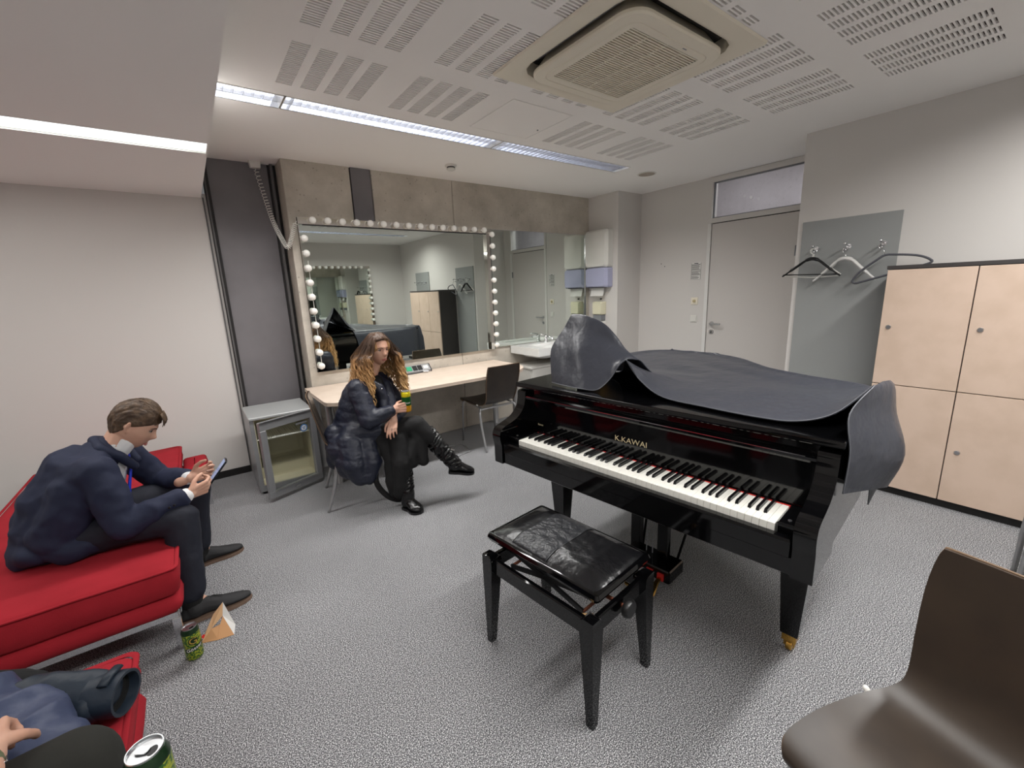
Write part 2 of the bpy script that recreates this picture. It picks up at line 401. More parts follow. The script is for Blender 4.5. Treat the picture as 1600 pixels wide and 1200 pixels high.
# lowered ceiling on the left with its fascia
lc = MB()
LX0, LX1, LY0, LY1 = XL, XS-0.005, 2.955, 3.155
for x0, x1, y0, y1 in ((XL-0.05, XS, YB-0.05, -0.18), (XL-0.05, XS, 0.02, LY0), (XL-0.05, XS, LY1, YL+0.05)): lc.box(x0, x1, y0, y1, DROP, DROP+0.03)
lc.box(XS-0.02, XS, YB-0.05, LY0, DROP+0.03, CEIL+0.02); lc.box(XS-0.02, XS, LY1, YL, DROP+0.03, CEIL+0.02); lc.box(XS-0.006, XS, LY0, LY1, DROP, CEIL+0.02)
lc.box(XS-0.012, XS, -0.18, 0.02, DROP, CEIL+0.02)
struct('ceiling_lowered', lc, ceilm)
# walls
struct('wall_left', MB().box(XL-0.1, 0.262, YL, YL+0.1, 0, DROP+0.03), wallm)
struct('wall_side', MB().box(XL-0.1, XL, YB-0.1, YL, 0, DROP+0.03), wallm)
struct('wall_behind', MB().box(XL, XD+0.1, YB-0.1, YB, 0, CEIL), wallm)
struct('wall_right', MB().box(XR, XD, YB, 1.60, 0, CEIL+0.01), wallm)
wd_ = MB(); wd_.box(XD, XD+0.1, 2.76, YL+0.1, 0, CEIL+0.01); wd_.box(XD, XD+0.1, 1.55, 1.79, 0, CEIL+0.01); wd_.box(XD, XD+0.1, 1.79, 2.76, 2.65, CEIL+0.02)
struct('wall_door', wd_, wallm)
struct('wall_basin', MB().box(XC, XD, 3.69, YL+0.1, 0, CEIL+0.005), wallm)
# concrete wall as cast slabs with joints
wm = MB()
X0c = 0.80
joints = [X0c, 1.355, 1.545, 2.39, XC]
for k, (a, b) in enumerate(((X0c, 1.352), (1.548, 2.388), (2.392, XC))):
    wm.box(a, b, YM, YL+0.02, 0, CEIL+0.005, 0.004)
wm.box(1.352, 1.548, YM+0.02, YL, 0, 2.2)
struct('wall_mirror', wm, conc)
struct('trim_1', MB().box(1.362, 1.538, YM-0.004, YM+0.05, 2.19, CEIL+0.004), steelc)
struct('trim_2', MB().box(0.30, 0.735, YL-0.01, YL+0.05, 0, CEIL+0.01), steelc)
ch = MB(); ch.box(0.262, 0.30, YL-0.02, YL+0.05, 0, CEIL+0.01)
struct('trim_3', ch, darkc)
struct('trim_4', MB().box(0.268, 0.280, YL-0.035, YL-0.015, 0, DROP+0.3).box(0.236, 0.246, YL-0.012, YL+0.0, 0, DROP), greyc)
struct('trim_5', MB().box(0.735, X0c+0.001, YL-0.005, YL+0.05, 0, CEIL+0.01), darkc)
struct('trim_6', MB().box(0.752, 0.772, YL-0.05, YL-0.004, 0, CEIL+0.005), greyc)
struct('baseboard_left', MB().box(XL, 0.24, YL-0.012, YL, 0, 0.06), baseb)
struct('baseboard_right', MB().box(XR-0.012, XR, YB, 1.60, 0, 0.06), baseb)
struct('baseboard_door', MB().box(XD-0.012, XD, 2.80, 3.69, 0, 0.06), baseb)
# corridor beyond the transom
struct('wall_corridor', MB().box(6.3, 6.4, -0.5, 5.5, 0, 3.2), conc2)
struct('ceiling_corridor', MB().box(XD+0.1, 6.4, -0.5, 5.5, 3.1, 3.2).box(XD+0.1, 6.4, -0.6, -0.5, 0, 3.2).box(XD+0.1, 6.4, 5.4, 5.5, 0, 3.2), wallm)
struct('floor_corridor', MB().box(XD+0.1, 6.4, -0.5, 5.5, -0.05, 0.0), carpet)
struct('wall_corridor_inner', MB().box(XD+0.1, XD+0.13, -0.5, 1.79, 0, 3.2).box(XD+0.1, XD+0.13, 2.76, 5.5, 0, 3.2).box(XD+0.1, XD+0.13, 1.79, 2.76, 2.67, 3.2), wallm)
# round tie hole of the corridor concrete
part('tie_hole_plug', MB().lathe([(0.02, 6.285), (0.02, 6.3)], (0, 3.0, 2.62), 12, 'x'), white, bpy.data.objects['wall_corridor'])
# transom window
tw = struct('window_1', MB().box(XD-0.012, XD+0.06, 1.78, 2.775, 2.605, 2.655).box(XD-0.012, XD+0.06, 1.78, 2.775, 2.175, 2.225).box(XD-0.012, XD+0.06, 2.735, 2.775, 2.225, 2.605).box(XD-0.012, XD+0.06, 1.78, 1.82, 2.225, 2.605), wallm)
part('window_pane', MB().box(XD+0.03, XD+0.036, 1.815, 2.74, 2.22, 2.61), glassm, tw)
part('window_bead', MB().box(XD+0.012, XD+0.03, 1.82, 2.735, 2.222, 2.236).box(XD+0.012, XD+0.03, 1.82, 2.735, 2.590, 2.606).box(XD+0.012, XD+0.03, 2.720, 2.736, 2.236, 2.590), greyp, tw)
# door
dr = struct('door_1', MB().box(XD-0.004, XD+0.04, 1.845, 2.725, 0.006, 2.165), mat('door_paint', (204, 199, 195), 0.5))
part('door_frame', MB().box(XD-0.014, XD+0.06, 1.79, 1.841, 0, 2.174).box(XD-0.014, XD+0.06, 2.732, 2.772, 0, 2.174), mat('frame_paint', (224, 222, 219), 0.5), dr)
part('door_gap', MB().box(XD+0.02, XD+0.06, 1.84, 2.733, 0, 2.175), darkc, dr)
hd = MB().lathe([(0.026, XD-0.012), (0.026, XD-0.004)], (0, 2.665, 1.06), 20, 'x').tube([(XD-0.01, 2.665, 1.06), (XD-0.05, 2.665, 1.06), (XD-0.058, 2.655, 1.06), (XD-0.06, 2.54, 1.06)], 0.010, 12)
part('door_handle', hd, chromer, dr, auto=40)
kh = part('key_rose', MB().lathe([(0.026, XD-0.012), (0.026, XD-0.004)], (0, 2.665, 0.965), 20, 'x'), chromer, dr, auto=40)
part('keyhole', MB().box(XD-0.0135, XD-0.0118, 2.659, 2.671, 0.952, 0.977), ink, kh)
part('door_hinge', MB().lathe([(0.011, 1.75), (0.011, 1.85)], (XD-0.018, 1.85, 0), 10).lathe([(0.011, 0.35), (0.011, 0.45)], (XD-0.018, 1.85, 0), 10), greyp, dr)

# ---------------------------------------------------------------- ceiling lights
def louvre_light(x0, x1, yc, label, group, end=True, z=CEIL):
    org = (x0, yc, z); t = thing('ceiling_light', label, 'lamp', org, 0, group)
    b = MB(); b.box(x0+0.001, x1-0.001, yc-0.1, yc-0.096, z-0.004, z+0.07).box(x0+0.001, x1-0.001, yc+0.096, yc+0.1, z-0.004, z+0.07).box(x0+0.001, x1-0.001, yc-0.1, yc+0.1, z+0.07, z+0.074)
    if end: b.box(x1-0.004, x1-0.001, yc-0.1, yc+0.1, z-0.004, z+0.07)
    b.box(x0+0.001, x0+0.004, yc-0.1, yc+0.1, z-0.004, z+0.07)
    part('housing', b, white, t, org)
    for s in (-1, 1):
        part('tube', MB().lathe([(0.013, x0+0.03), (0.013, x1-0.03)], (0, yc+s*0.045, z+0.05), 10, 'x'), tubem, t, org)
    r = MB()
    for s in (-1, 0, 1): r.box(x0+0.004, x1-0.004, yc+s*0.092-0.002, yc+s*0.092+0.002, z-0.002, z+0.026)
    part('louvre_rail', r, blinkm, t, org)
    n = int(round((x1-x0)/0.048)); me = None
    for k in range(1, n):
        xx = x0+(x1-x0)*k/n
        if me is None:
            q = MB()
            for s in (-1, 1):
                q.loft([[(-0.0006, s*0.046-0.044, -0.002), (0.0006, s*0.046-0.044, -0.002), (0.0006, s*0.046+0.044, -0.002), (-0.0006, s*0.046+0.044, -0.002)],
                        [(-0.003, s*0.046-0.044, 0.026), (0.003, s*0.046-0.044, 0.026), (0.003, s*0.046+0.044, 0.026), (-0.003, s*0.046+0.044, 0.026)]])
            o = obj('louvre_blade', q, blinkm, t); me = o.data
        else:
            o = bpy.data.objects.new('louvre_blade', me); COL.objects.link(o); o.parent = t
        o.location = (xx-x0, 0, 0)
G1 = 'louvred strip lights set in the ceiling'
for yc, lab in ((3.04, ('short louvred strip light end by the lowered ceiling', 'long middle louvred strip light above the mirror wall', 'last louvred strip light ending near the round speaker')),):
    louvre_light(0.245, 0.635, yc, lab[0], G1); louvre_light(0.64, 2.165, yc, lab[1], G1); louvre_light(2.17, 3.695, yc, lab[2], G1)
for a, b in ((0.245, 1.4), (1.405, 3.695)): louvre_light(a, b, -0.08, ('short' if a < 1 else 'long')+' louvred strip light overhead behind the viewpoint, seen in the mirror', 'strip lights seen in the mirror')
org = (-1.2, 3.055, DROP)
t = thing('ceiling_light', 'glowing opal light strip recessed in the lowered ceiling at left', 'lamp', org)
part('housing', MB().box(LX0, LX1, LY0, LY0+0.004, DROP-0.001, DROP+0.1).box(LX0, LX1, LY1-0.004, LY1, DROP-0.001, DROP+0.1).box(LX0, LX1, LY0, LY1, DROP+0.1, DROP+0.104), white, t, org)
part('diffuser', MB().box(LX0+0.01, LX1-0.002, LY0+0.005, LY1-0.005, DROP+0.008, DROP+0.012), diffm, t, org)
org = (-1.2, -0.08, DROP)
t = thing('ceiling_light', 'opal light strip in the lowered ceiling behind the viewpoint', 'lamp', org)
part('housing', MB().box(LX0, 0.2, -0.178, 0.018, DROP+0.1, DROP+0.104), white, t, org)
part('diffuser', MB().box(LX0+0.01, 0.2, -0.178, 0.018, DROP+0.008, DROP+0.012), diffm, t, org)

# ---------------------------------------------------------------- air conditioner cassette
ac = (1.98, 1.63, CEIL)
t = thing('air_conditioner', 'large cream ceiling cassette air conditioner with square grille', 'air conditioner', ac)
H_ = 0.485
fr = MB().loft([rrect(0, 0, H_, H_, 0.012, -0.001, 3), rrect(0, 0, H_-0.006, H_-0.006, 0.012, -0.012, 3), rrect(0, 0, 0.41, 0.41, 0.11, -0.022, 3), rrect(0, 0, 0.385, 0.385, 0.11, -0.010, 3), rrect(0, 0, 0.378, 0.378, 0.11, 0.06, 3)], cap0=False, cap1=False)
obj('surround', fr, cream, t, auto=40)
obj('air_channel', MB().loft([rrect(0, 0, 0.378, 0.378, 0.10, 0.055, 4), rrect(0, 0, 0.378, 0.378, 0.10, 0.06, 4)]), darkc, t)
pn_ = MB().loft([rrect(0, 0, 0.30, 0.30, 0.08, 0.05), rrect(0, 0, 0.335, 0.335, 0.09, -0.004), rrect(0, 0, 0.356, 0.356, 0.10, -0.026), rrect(0, 0, 0.356, 0.356, 0.10, -0.038), rrect(0, 0, 0.349, 0.349, 0.095, -0.046), rrect(0, 0, 0.300, 0.300, 0.06, -0.048), rrect(0, 0, 0.297, 0.297, 0.06, -0.045), rrect(0, 0, 0.294, 0.294, 0.06, -0.048), rrect(0, 0, 0.256, 0.256, 0.01, -0.048)], cap1=False)
ip = obj('intake_panel', pn_, cream, t, auto=35)
obj('grille_backing', MB().box(-0.256, 0.256, -0.256, 0.256, -0.034, -0.031), creamd, ip)
g = MB()
for k in range(33):
    y = -0.25+0.5*k/32; g.add([(x, y+dy, z) for x in (-0.256, 0.256) for dy, z in ((-0.003, -0.048), (0.004, -0.048), (0.006, -0.038), (-0.001, -0.038))], [(0, 1, 5, 4), (1, 2, 6, 5), (2, 3, 7, 6), (3, 0, 4, 7)])
for x in (-0.13, 0, 0.13): g.box(x-0.002, x+0.002, -0.256, 0.256, -0.0482, -0.036)
o = obj('grille', g, cream, ip); o['kind'] = 'stuff'
obj('maker_plate', MB().box(0.085, 0.115, -0.281, -0.276, -0.0492, -0.048), greyp, ip)
for a in range(4):
    fl2 = MB().box(-0.27, 0.27, 0.345, 0.372, 0.012, 0.016).mul(Matrix.Rotation(a*PI/2, 4, 'Z') @ Matrix.Translation((0, 0, 0)))
    obj('air_flap', fl2, greyp if a % 2 else blkp, t)

# speaker, smoke detector, cable outlet
t = thing('ceiling_speaker', 'round flush beige ceiling speaker by the end of the strip light', 'speaker', (4.06, 3.02, CEIL))
obj('rim', MB().lathe([(0.095, -0.001), (0.095, -0.006), (0.085, -0.008), (0.08, -0.005)], n=32), white, t, auto=40)
obj('speaker_grille', MB().lathe([(0.082, -0.001), (0.081, -0.007)], n=32), mat('speaker_mesh', (172, 160, 148), 0.8), t)
t = thing('smoke_detector', 'small white round smoke detector on the ceiling before the concrete wall', 'smoke detector', (2.12, 3.70, CEIL))
obj('detector_base', MB().lathe([(0.052, 0), (0.052, -0.014), (0.045, -0.018)], n=28), white, t, auto=40)
obj('detector_head', MB().lathe([(0.03, -0.016), (0.034, -0.026), (0.040, -0.030), (0.040, -0.040), (0.030, -0.046)], n=28), white, t, auto=30)
obj('detector_slot', MB().lathe([(0.037, -0.018), (0.037, -0.026)], n=24), blkp, t)
t = thing('coiled_cable', 'white coiled cable hanging from a ceiling outlet to the mirror frame', 'cable', (0.64, 4.38, CEIL))
obj('ceiling_outlet', MB().loft([rrect(0, 0, 0.046, 0.032, 0.006, 0), rrect(0, 0, 0.042, 0.028, 0.006, -0.018), rrect(0, 0, 0.038, 0.024, 0.006, -0.05)]), white, t)
pa = [Vector(p)-Vector((0.64, 4.38, CEIL)) for p in ((0.64, 4.37, 2.61), (0.668, 4.31, 2.38), (0.70, 4.24, 2.15), (0.745, 4.15, 1.975), (0.765, 4.14, 1.96), (0.79, 4.135, 2.02), (0.82, 4.13, 2.10), (0.85, 4.13, 2.17))]
c = spline(pa, 60); L_ = [0]
for a, b in zip(c[:-1], c[1:]): L_.append(L_[-1]+(b-a).length)
hel = []; ph = 0; N_ = 1500; tot = L_[-1]; idx = 0
for k in range(N_):
    s = tot*k/(N_-1)
    while idx < len(L_)-2 and L_[idx+1] < s: idx += 1
    f = (s-L_[idx])/max(1e-6, L_[idx+1]-L_[idx]); p = c[idx].lerp(c[idx+1], f); tg = (c[idx+1]-c[idx]).normalized()
    pitch_ = 0.036-0.024*min(1, s/0.62)
    if s > 0.72: pitch_ = 0.012+0.005*(s-0.72)/0.2
    ph += 2*PI*(tot/N_)/pitch_
    u = Vector((1, 0, 0)); u = (u-tg*u.dot(tg)).normalized(); w = tg.cross(u); rr_ = 0.0165 if 0.02 < s < tot-0.02 else 0.003
    hel.append(p+(u*math.cos(ph)+w*math.sin(ph))*rr_)
obj('coiled_cord', MB().tube(hel, 0.0029, 6), white, t, smooth=True)

# ================================================================ MIRRORS
t = thing('vanity_mirror', 'large dressing mirror edged with round frosted bulbs above the desk', 'mirror', (0.862, YM, 0.87))
o_ = (0.862, YM, 0.87)
def P_(n, mb, m, par=None, **k): return part(n, mb, m, par or t, o_, **k)
gl = P_('mirror_pane', MB().box(0.862, 2.83, YM-0.022, YM-0.002, 0.87, 2.205), mirr)
P_('frame_strip', MB().box(0.862, 2.83, YM-0.034, YM-0.0225, 2.150, 2.207).box(0.862, 0.869, YM-0.03, YM-0.001, 0.87, 2.205).box(2.752, 2.796, YM-0.055, YM-0.0225, 0.872, 2.150), mirr2)
P_('shadow_joint', MB().box(0.90, 2.765, YM-0.038, YM-0.0225, 2.143, 2.150).box(2.7995, 2.803, YM-0.056, YM-0.0225, 0.872, 2.150), darkc)
P_('edge_cable', MB().tube([(0.905, YM-0.026, 0.90), (0.905, YM-0.026, 1.85)], 0.0022, 6), white)
bm = MB().lathe([(0.014, 0.0), (0.014, -0.012), (0.030, -0.022), (0.0335, -0.040), (0.030, -0.056), (0.019, -0.067), (0.004, -0.071)], (0, 0, 0), 20, 'y')
me = bm.mesh('bulb'); fixn(me); me.materials.append(bulbm); me.polygons.foreach_set('use_smooth', [True]*len(me.polygons))
sock = MB().lathe([(0.018, 0.0), (0.018, -0.006)], (0, 0, 0), 16, 'y').mesh('bulb_socket'); fixn(sock); sock.materials.append(chrome)
bp_ = [(0.975+0.1245*k, 2.18, YM-0.034) for k in range(15)] + [(0.893, 2.03-0.1225*k, YM-0.022) for k in range(10)] + [(2.825, 2.140-0.1225*k, YM-0.024) for k in range(11)]
me.transform(Matrix.Scale(0.9, 4))
for x, z, y in bp_:
    b = bpy.data.objects.new('bulb', me); COL.objects.link(b); b.parent = t; b.location = (x-o_[0], y-o_[1], z-o_[2])
    s = bpy.data.objects.new('bulb_socket', sock); COL.objects.link(s); s.parent = b
t = thing('basin_mirror', 'plain frameless mirror beside the bulb mirror, above the washbasin', 'mirror', (2.835, YM, 0.885)); o_ = (2.835, YM, 0.885)
P_('mirror_pane', MB().box(2.835, 4.325, YM-0.018, YM-0.002, 0.885, 2.195), mirr)
P_('edge_strip', MB().box(4.325, 4.333, YM-0.03, YM-0.001, 0.885, 2.195).box(2.835, 4.325, YM-0.02, YM-0.002, 2.195, 2.201), chrome)
# mirror with bulbs on the wall behind the viewpoint (visible in reflection)
t = thing('vanity_mirror', 'bulb-edged mirror on the opposite wall, seen only as a reflection', 'mirror', (1.45, YB, 0.85)); o_ = (1.45, YB, 0.85)
P_('mirror_pane', MB().box(1.45, 3.43, YB+0.002, YB+0.02, 0.85, 2.18), mirr)
P_('frame_strip', MB().box(1.45, 3.43, YB+0.0205, YB+0.032, 2.13, 2.185).box(3.40, 3.43, YB+0.0205, YB+0.05, 0.85, 2.13), mirr2)
bme = MB().lathe([(0.014, 0.0), (0.014, 0.012), (0.030, 0.022), (0.0335, 0.040), (0.030, 0.056), (0.019, 0.067), (0.004, 0.071)], (0, 0, 0), 14, 'y').mesh('bulb'); fixn(bme); bme.materials.append(bulbm); bme.polygons.foreach_set('use_smooth', [True]*len(bme.polygons))
for x, z in [(1.5+0.1245*k, 2.16) for k in range(15)] + [(3.40, 2.10-0.1225*k) for k in range(10)]:
    b = bpy.data.objects.new('bulb', bme); COL.objects.link(b); b.parent = t; b.location = (x-1.45, 0.03, z-0.85)

# ================================================================ DESK
t = thing('dressing_table', 'long pale wood-topped dressing table under the bulb mirror', 'table', (0.73, 3.37, 0)); o_ = (0.73, 3.37, 0)
dp = [(0.735, 3.47), (0.745, 3.43), (0.80, 3.385), (0.84, 3.375), (2.50, 3.375), (2.62, 3.42), (2.72, 3.50), (2.79, 3.62), (2.80, 3.68), (2.80, 4.165), (0.735, 4.165)]
P_('table_top', MB().prism(dp, 0.717, 0.74), desktop)
cx_, cy_ = 1.8, 3.9
P_('table_edge', MB().prism([(cx_+(x-cx_)*1.0012, cy_+(y-cy_)*1.003) for x, y in dp], 0.712, 0.7165), mat('desk_edge_band', (196, 180, 164), 0.5))
for x, y in ((0.80, 3.62), (0.80, 4.10), (2.74, 4.09), (2.72, 3.66)):
    P_('leg', MB().lathe([(0.036, 0.0), (0.036, 0.004), (0.033, 0.008), (0.033, 0.711)], (x, y, 0), 18), greymetal, auto=40)
P_('leg_bracket', MB().prism([(0.84, 0.71), (0.93, 0.71), (0.945, 0.58), (0.92, 0.545), (0.885, 0.575)], 3.58, 3.588, 'y'), greymetal)
P_('leg_bracket', MB().prism([(2.60, 0.71), (2.69, 0.71), (2.685, 0.60), (2.65, 0.56), (2.62, 0.58)], 3.60, 3.608, 'y'), greymetal)
# socket box on the desk
t = thing('power_socket_box', 'small silver power socket strip on the dressing table behind the woman', 'socket', (1.65, 4.10, 0.74)); o_ = (1.65, 4.10, 0.74)
P_('housing', MB().loft([[(x, 4.055, 0.741), (x, 4.155, 0.741), (x, 4.150, 0.812), (x, 4.115, 0.815), (x, 4.058, 0.762)] for x in (1.655, 1.935)]), chromer)
n_ = Vector((0, -0.053, -0.057)).normalized()
def facebox(a, b, c0, c1, lift, mb=None):   # on the sloped face
    p0, p1 = Vector((0, 4.058, 0.762)), Vector((0, 4.115, 0.815)); dd = p1-p0; nn = Vector((0, -dd.z, dd.y)).normalized()
    mb = mb or MB(); q = [p0+dd*c0, p0+dd*c1]
    return mb.loft([[Vector((a, v.y, v.z))+nn*0.0002 for v in q]+[Vector((b, v.y, v.z))+nn*0.0002 for v in q[::-1]], [Vector((a, v.y, v.z))+nn*lift for v in q]+[Vector((b, v.y, v.z))+nn*lift for v in q[::-1]]])
P_('end_cap', MB().loft([[(x, 4.053, 0.741), (x, 4.157, 0.741), (x, 4.152, 0.814), (x, 4.113, 0.818), (x, 4.055, 0.763)] for x in (1.645, 1.655)]), blkp)
P_('end_cap', MB().loft([[(x, 4.053, 0.741), (x, 4.157, 0.741), (x, 4.152, 0.814), (x, 4.113, 0.818), (x, 4.055, 0.763)] for x in (1.935, 1.942)]), blkp)
P_('switch_lamp', facebox(1.675, 1.735, 0.15, 0.85, 0.004), greenled)
for a in (1.745, 1.80): P_('socket', facebox(a, a+0.048, 0.12, 0.9, 0.003), blkp)
P_('data_port', facebox(1.865, 1.915, 0.25, 0.75, 0.003), white)
t = thing('plug', 'small white plug lying on the desk before the socket box', 'plug', (1.86, 4.02, 0.742)); o_ = (1.86, 4.02, 0.742)
P_('plug_body', MB().capsule((1.84, 4.03, 0.754), 0.011, (1.875, 4.01, 0.754), 0.011), chromer, smooth=True)
P_('plug_cable', MB().tube(spline([(1.84, 4.03, 0.754), (1.80, 4.045, 0.746), (1.74, 4.04, 0.745), (1.66, 4.04, 0.745)], 6), 0.004, 8), blkp, smooth=True)

# ================================================================ CHAIRS
def make_chair(label, loc, rz, group):
    t = thing('stacking_chair', label, 'chair', loc, rz, group)
    prof = [(0.235, 0.418), (0.245, 0.432), (0.235, 0.447), (0.20, 0.455), (0.10, 0.452), (0.0, 0.444), (-0.09, 0.440), (-0.145, 0.446), (-0.185, 0.466), (-0.21, 0.505), (-0.235, 0.60), (-0.262, 0.72), (-0.285, 0.835)]
    wid = [0.16, 0.185, 0.20, 0.212, 0.218, 0.215, 0.205, 0.190, 0.178, 0.178, 0.188, 0.195, 0.190]
    pr = spline([(0, a, b) for a, b in prof], 4); ww = spline([(w, 0, 0) for w in wid], 4)
    G = []
    for p, w in zip(pr, ww):
        row = []; w = w.x
        back = max(0, min(1, (p.z-0.47)/0.1))
        for k in range(13):
            s = -1+k/6; row.append((s*w, p.y+0.012*back*(1-s*s)*-1+0.0, p.z-0.010*(1-back)*(1-s*s)+0.004*(1-back)*abs(s)**3))
        G.append(row)
    # round the top corners
    for i in range(3):
        k = len(G)-1-i; sc_ = (0.955, 0.985, 0.996)[i]
        G[k] = [(x*sc_, y, z) for x, y, z in G[k]]
    obj('shell', MB().grid(G, 0.010), ply, t, auto=45)
    # pale ply edge along the rim
    rim = [g[0] for g in G]+[G[-1][k] for k in range(1, 13)]+[g[-1] for g in G[::-1]]
    obj('shell_edge', MB().tube([(x, y-(0.005 if z > 0.5 else 0), z-(0.005 if z <= 0.5 else 0)) for x, y, z in rim], 0.0034, 6), plyedge, t, smooth=True)
    for s in (-1, 1):
        obj('front_leg', MB().tube([(s*0.175, 0.185, 0.432), (s*0.190, 0.195, 0.42), (s*0.195, 0.20, 0.40), (s*0.205, 0.215, 0.0)], 0.0085, 12), greymetal, t, smooth=True)
        obj('rear_leg', MB().tube(spline([(s*0.185, -0.12, 0.415), (s*0.215, -0.15, 0.38), (s*0.222, -0.165, 0.32), (s*0.225, -0.195, 0.18), (s*0.228, -0.255, 0.0)], 5), [0.013]*15+[0.0125, 0.012, 0.012, 0.011, 0.011, 0.011], 12), greymetal, t, smooth=True)
        obj('side_rail', MB().tube([(s*0.178, 0.185, 0.428), (s*0.18, 0.0, 0.424), (s*0.185, -0.12, 0.415)], 0.009, 10), greymetal, t, smooth=True)
    obj('rear_crossbar', MB().tube(spline([(-0.205, -0.135, 0.398), (-0.16, -0.16, 0.408), (0, -0.165, 0.410), (0.16, -0.16, 0.408), (0.205, -0.135, 0.398)], 4), 0.011, 12), greymetal, t, smooth=True)
    for s in (-1, 1):
        for y in (0.12, -0.10): obj('glide', MB().capsule((s*0.214, y, 0.447), 0.008, (s*0.206, y, 0.44), 0.007), white, t, smooth=True)
    return t
GC = 'dark plywood chairs with grey tubular legs'
make_chair('dark plywood chair pulled up to the dressing table, back to the viewer', (2.335, 3.60, 0), 0.02, GC)
make_chair('dark plywood chair the woman sits on at the end of the dressing table', (0.89, 3.31, 0), -PI/2-0.20, GC)
make_chair('dark plywood chair close up in the foreground with shiny worn seat', (1.15, 0.042, 0), PI/2-0.26, GC)
make_chair('dark plywood chair at the right picture edge before the lockers', (2.97, -0.165, 0), PI/2, GC)

# ================================================================ MINI FRIDGE
t = thing('mini_fridge', 'small silver fridge with glass door ajar beside the dark column', 'fridge', (0.245, 3.80, 0)); o_ = (0.245, 3.80, 0)
fx0, fx1, fy0, fy1, fz = 0.245, 0.70, 3.80, 4.27, 0.64
b = MB()
b.box(fx0, fx0+0.028, fy0, fy1, 0.02, fz-0.02).box(fx1-0.028, fx1, fy0, fy1, 0.02, fz-0.02).box(fx0+0.028, fx1-0.028, fy1-0.03, fy1, 0.02, fz-0.02).box(fx0+0.028, fx1-0.028, fy0, fy1-0.03, 0.02, 0.07)
P_('cabinet', b, fridgem)
P_('top_panel', MB().box(fx0-0.004, fx1+0.004, fy0-0.012, fy1+0.002, fz-0.022, fz, 0.004), mat('fridge_top', (166, 168, 168), 0.4, 0.2))
P_('liner', MB().box(fx0+0.029, fx0+0.034, fy0+0.004, fy1-0.035, 0.07, fz-0.03).box(fx1-0.034, fx1-0.029, fy0+0.004, fy1-0.035, 0.07, fz-0.03).box(fx0+0.03, fx1-0.03, fy1-0.036, fy1-0.031, 0.07, fz-0.03).box(fx0+0.034, fx1-0.034, fy0+0.004, fy1-0.036, 0.07, 0.076).box(fx0+0.034, fx1-0.034, fy0+0.004, fy1-0.036, fz-0.03, fz-0.023).box(fx0+0.034, fx1-0.034, fy0+0.15, fy1-0.036, 0.076, 0.17), fridgei)
w = MB()
for k in range(22): x = fx0+0.045+k*0.0173; w.tube([(x, fy0+0.03, 0.445), (x, fy1-0.05, 0.445)], 0.0022, 6)
w.tube([(fx0+0.035, fy0+0.03, 0.445), (fx1-0.035, fy0+0.03, 0.445)], 0.004, 6).tube([(fx0+0.035, fy1-0.05, 0.445), (fx1-0.035, fy1-0.05, 0.445)], 0.004, 6)
P_('wire_shelf', w, white)
P_('foot', MB().lathe([(0.015, 0), (0.015, 0.02)], (fx0+0.03, fy0+0.03, 0), 12), blkp)
P_('foot', MB().lathe([(0.015, 0), (0.015, 0.02)], (fx1-0.03, fy0+0.03, 0), 12), blkp)
# door hinged at the right, opened
DM = Matrix.Translation((fx1-0.004, fy0-0.016, 0)) @ Matrix.Rotation(math.radians(22), 4, 'Z')
W_ = 0.455
d = MB()
for a0, a1, z0, z1 in ((-W_, 0, 0.03, 0.085), (-W_, 0, 0.575, 0.64), (-W_, -W_+0.048, 0.085, 0.575), (-0.048, 0, 0.085, 0.575)): d.box(a0, a1, -0.036, 0, z0, z1, 0.003)
dr_ = P_('door', d.mul(DM), fridgem)
def D_(n, mb, m, **k): return part(n, mb.mul(DM), m, dr_, o_, **k)
D_('door_glass', MB().box(-W_+0.046, -0.046, -0.024, -0.018, 0.083, 0.577), glassm)
D_('door_seal', MB().box(-W_+0.01, -0.01, 0.0005, 0.008, 0.035, 0.05).box(-W_+0.01, -W_+0.024, 0.0005, 0.008, 0.05, 0.62).box(-0.024, -0.01, 0.0005, 0.008, 0.05, 0.62).box(-W_+0.01, -0.01, 0.0005, 0.008, 0.62, 0.635), white)
D_('door_trim', MB().box(-W_, 0, -0.042, -0.036, 0.632, 0.642).box(-W_+0.04, -0.04, -0.042, -0.036, 0.078, 0.088), chromer)
D_('door_lock', MB().box(-0.25, -0.21, -0.042, -0.036, 0.05, 0.062), chromer)
D_('display', MB().box(-0.17, -0.075, -0.028, -0.0245, 0.545, 0.56), greyp)
D_('round_sticker', MB().lathe([(0.031, -0.0255), (0.031, -0.0243)], (-0.105, 0, 0.505), 24, 'y'), bluem)
D_('sticker_centre', MB().lathe([(0.022, -0.0262), (0.022, -0.0256)], (-0.105, 0, 0.505), 24, 'y'), white)
D_('sticker_print', MB().box(-0.118, -0.092, -0.0268, -0.0263, 0.507, 0.514).box(-0.115, -0.097, -0.0268, -0.0263, 0.494, 0.501), bluem)

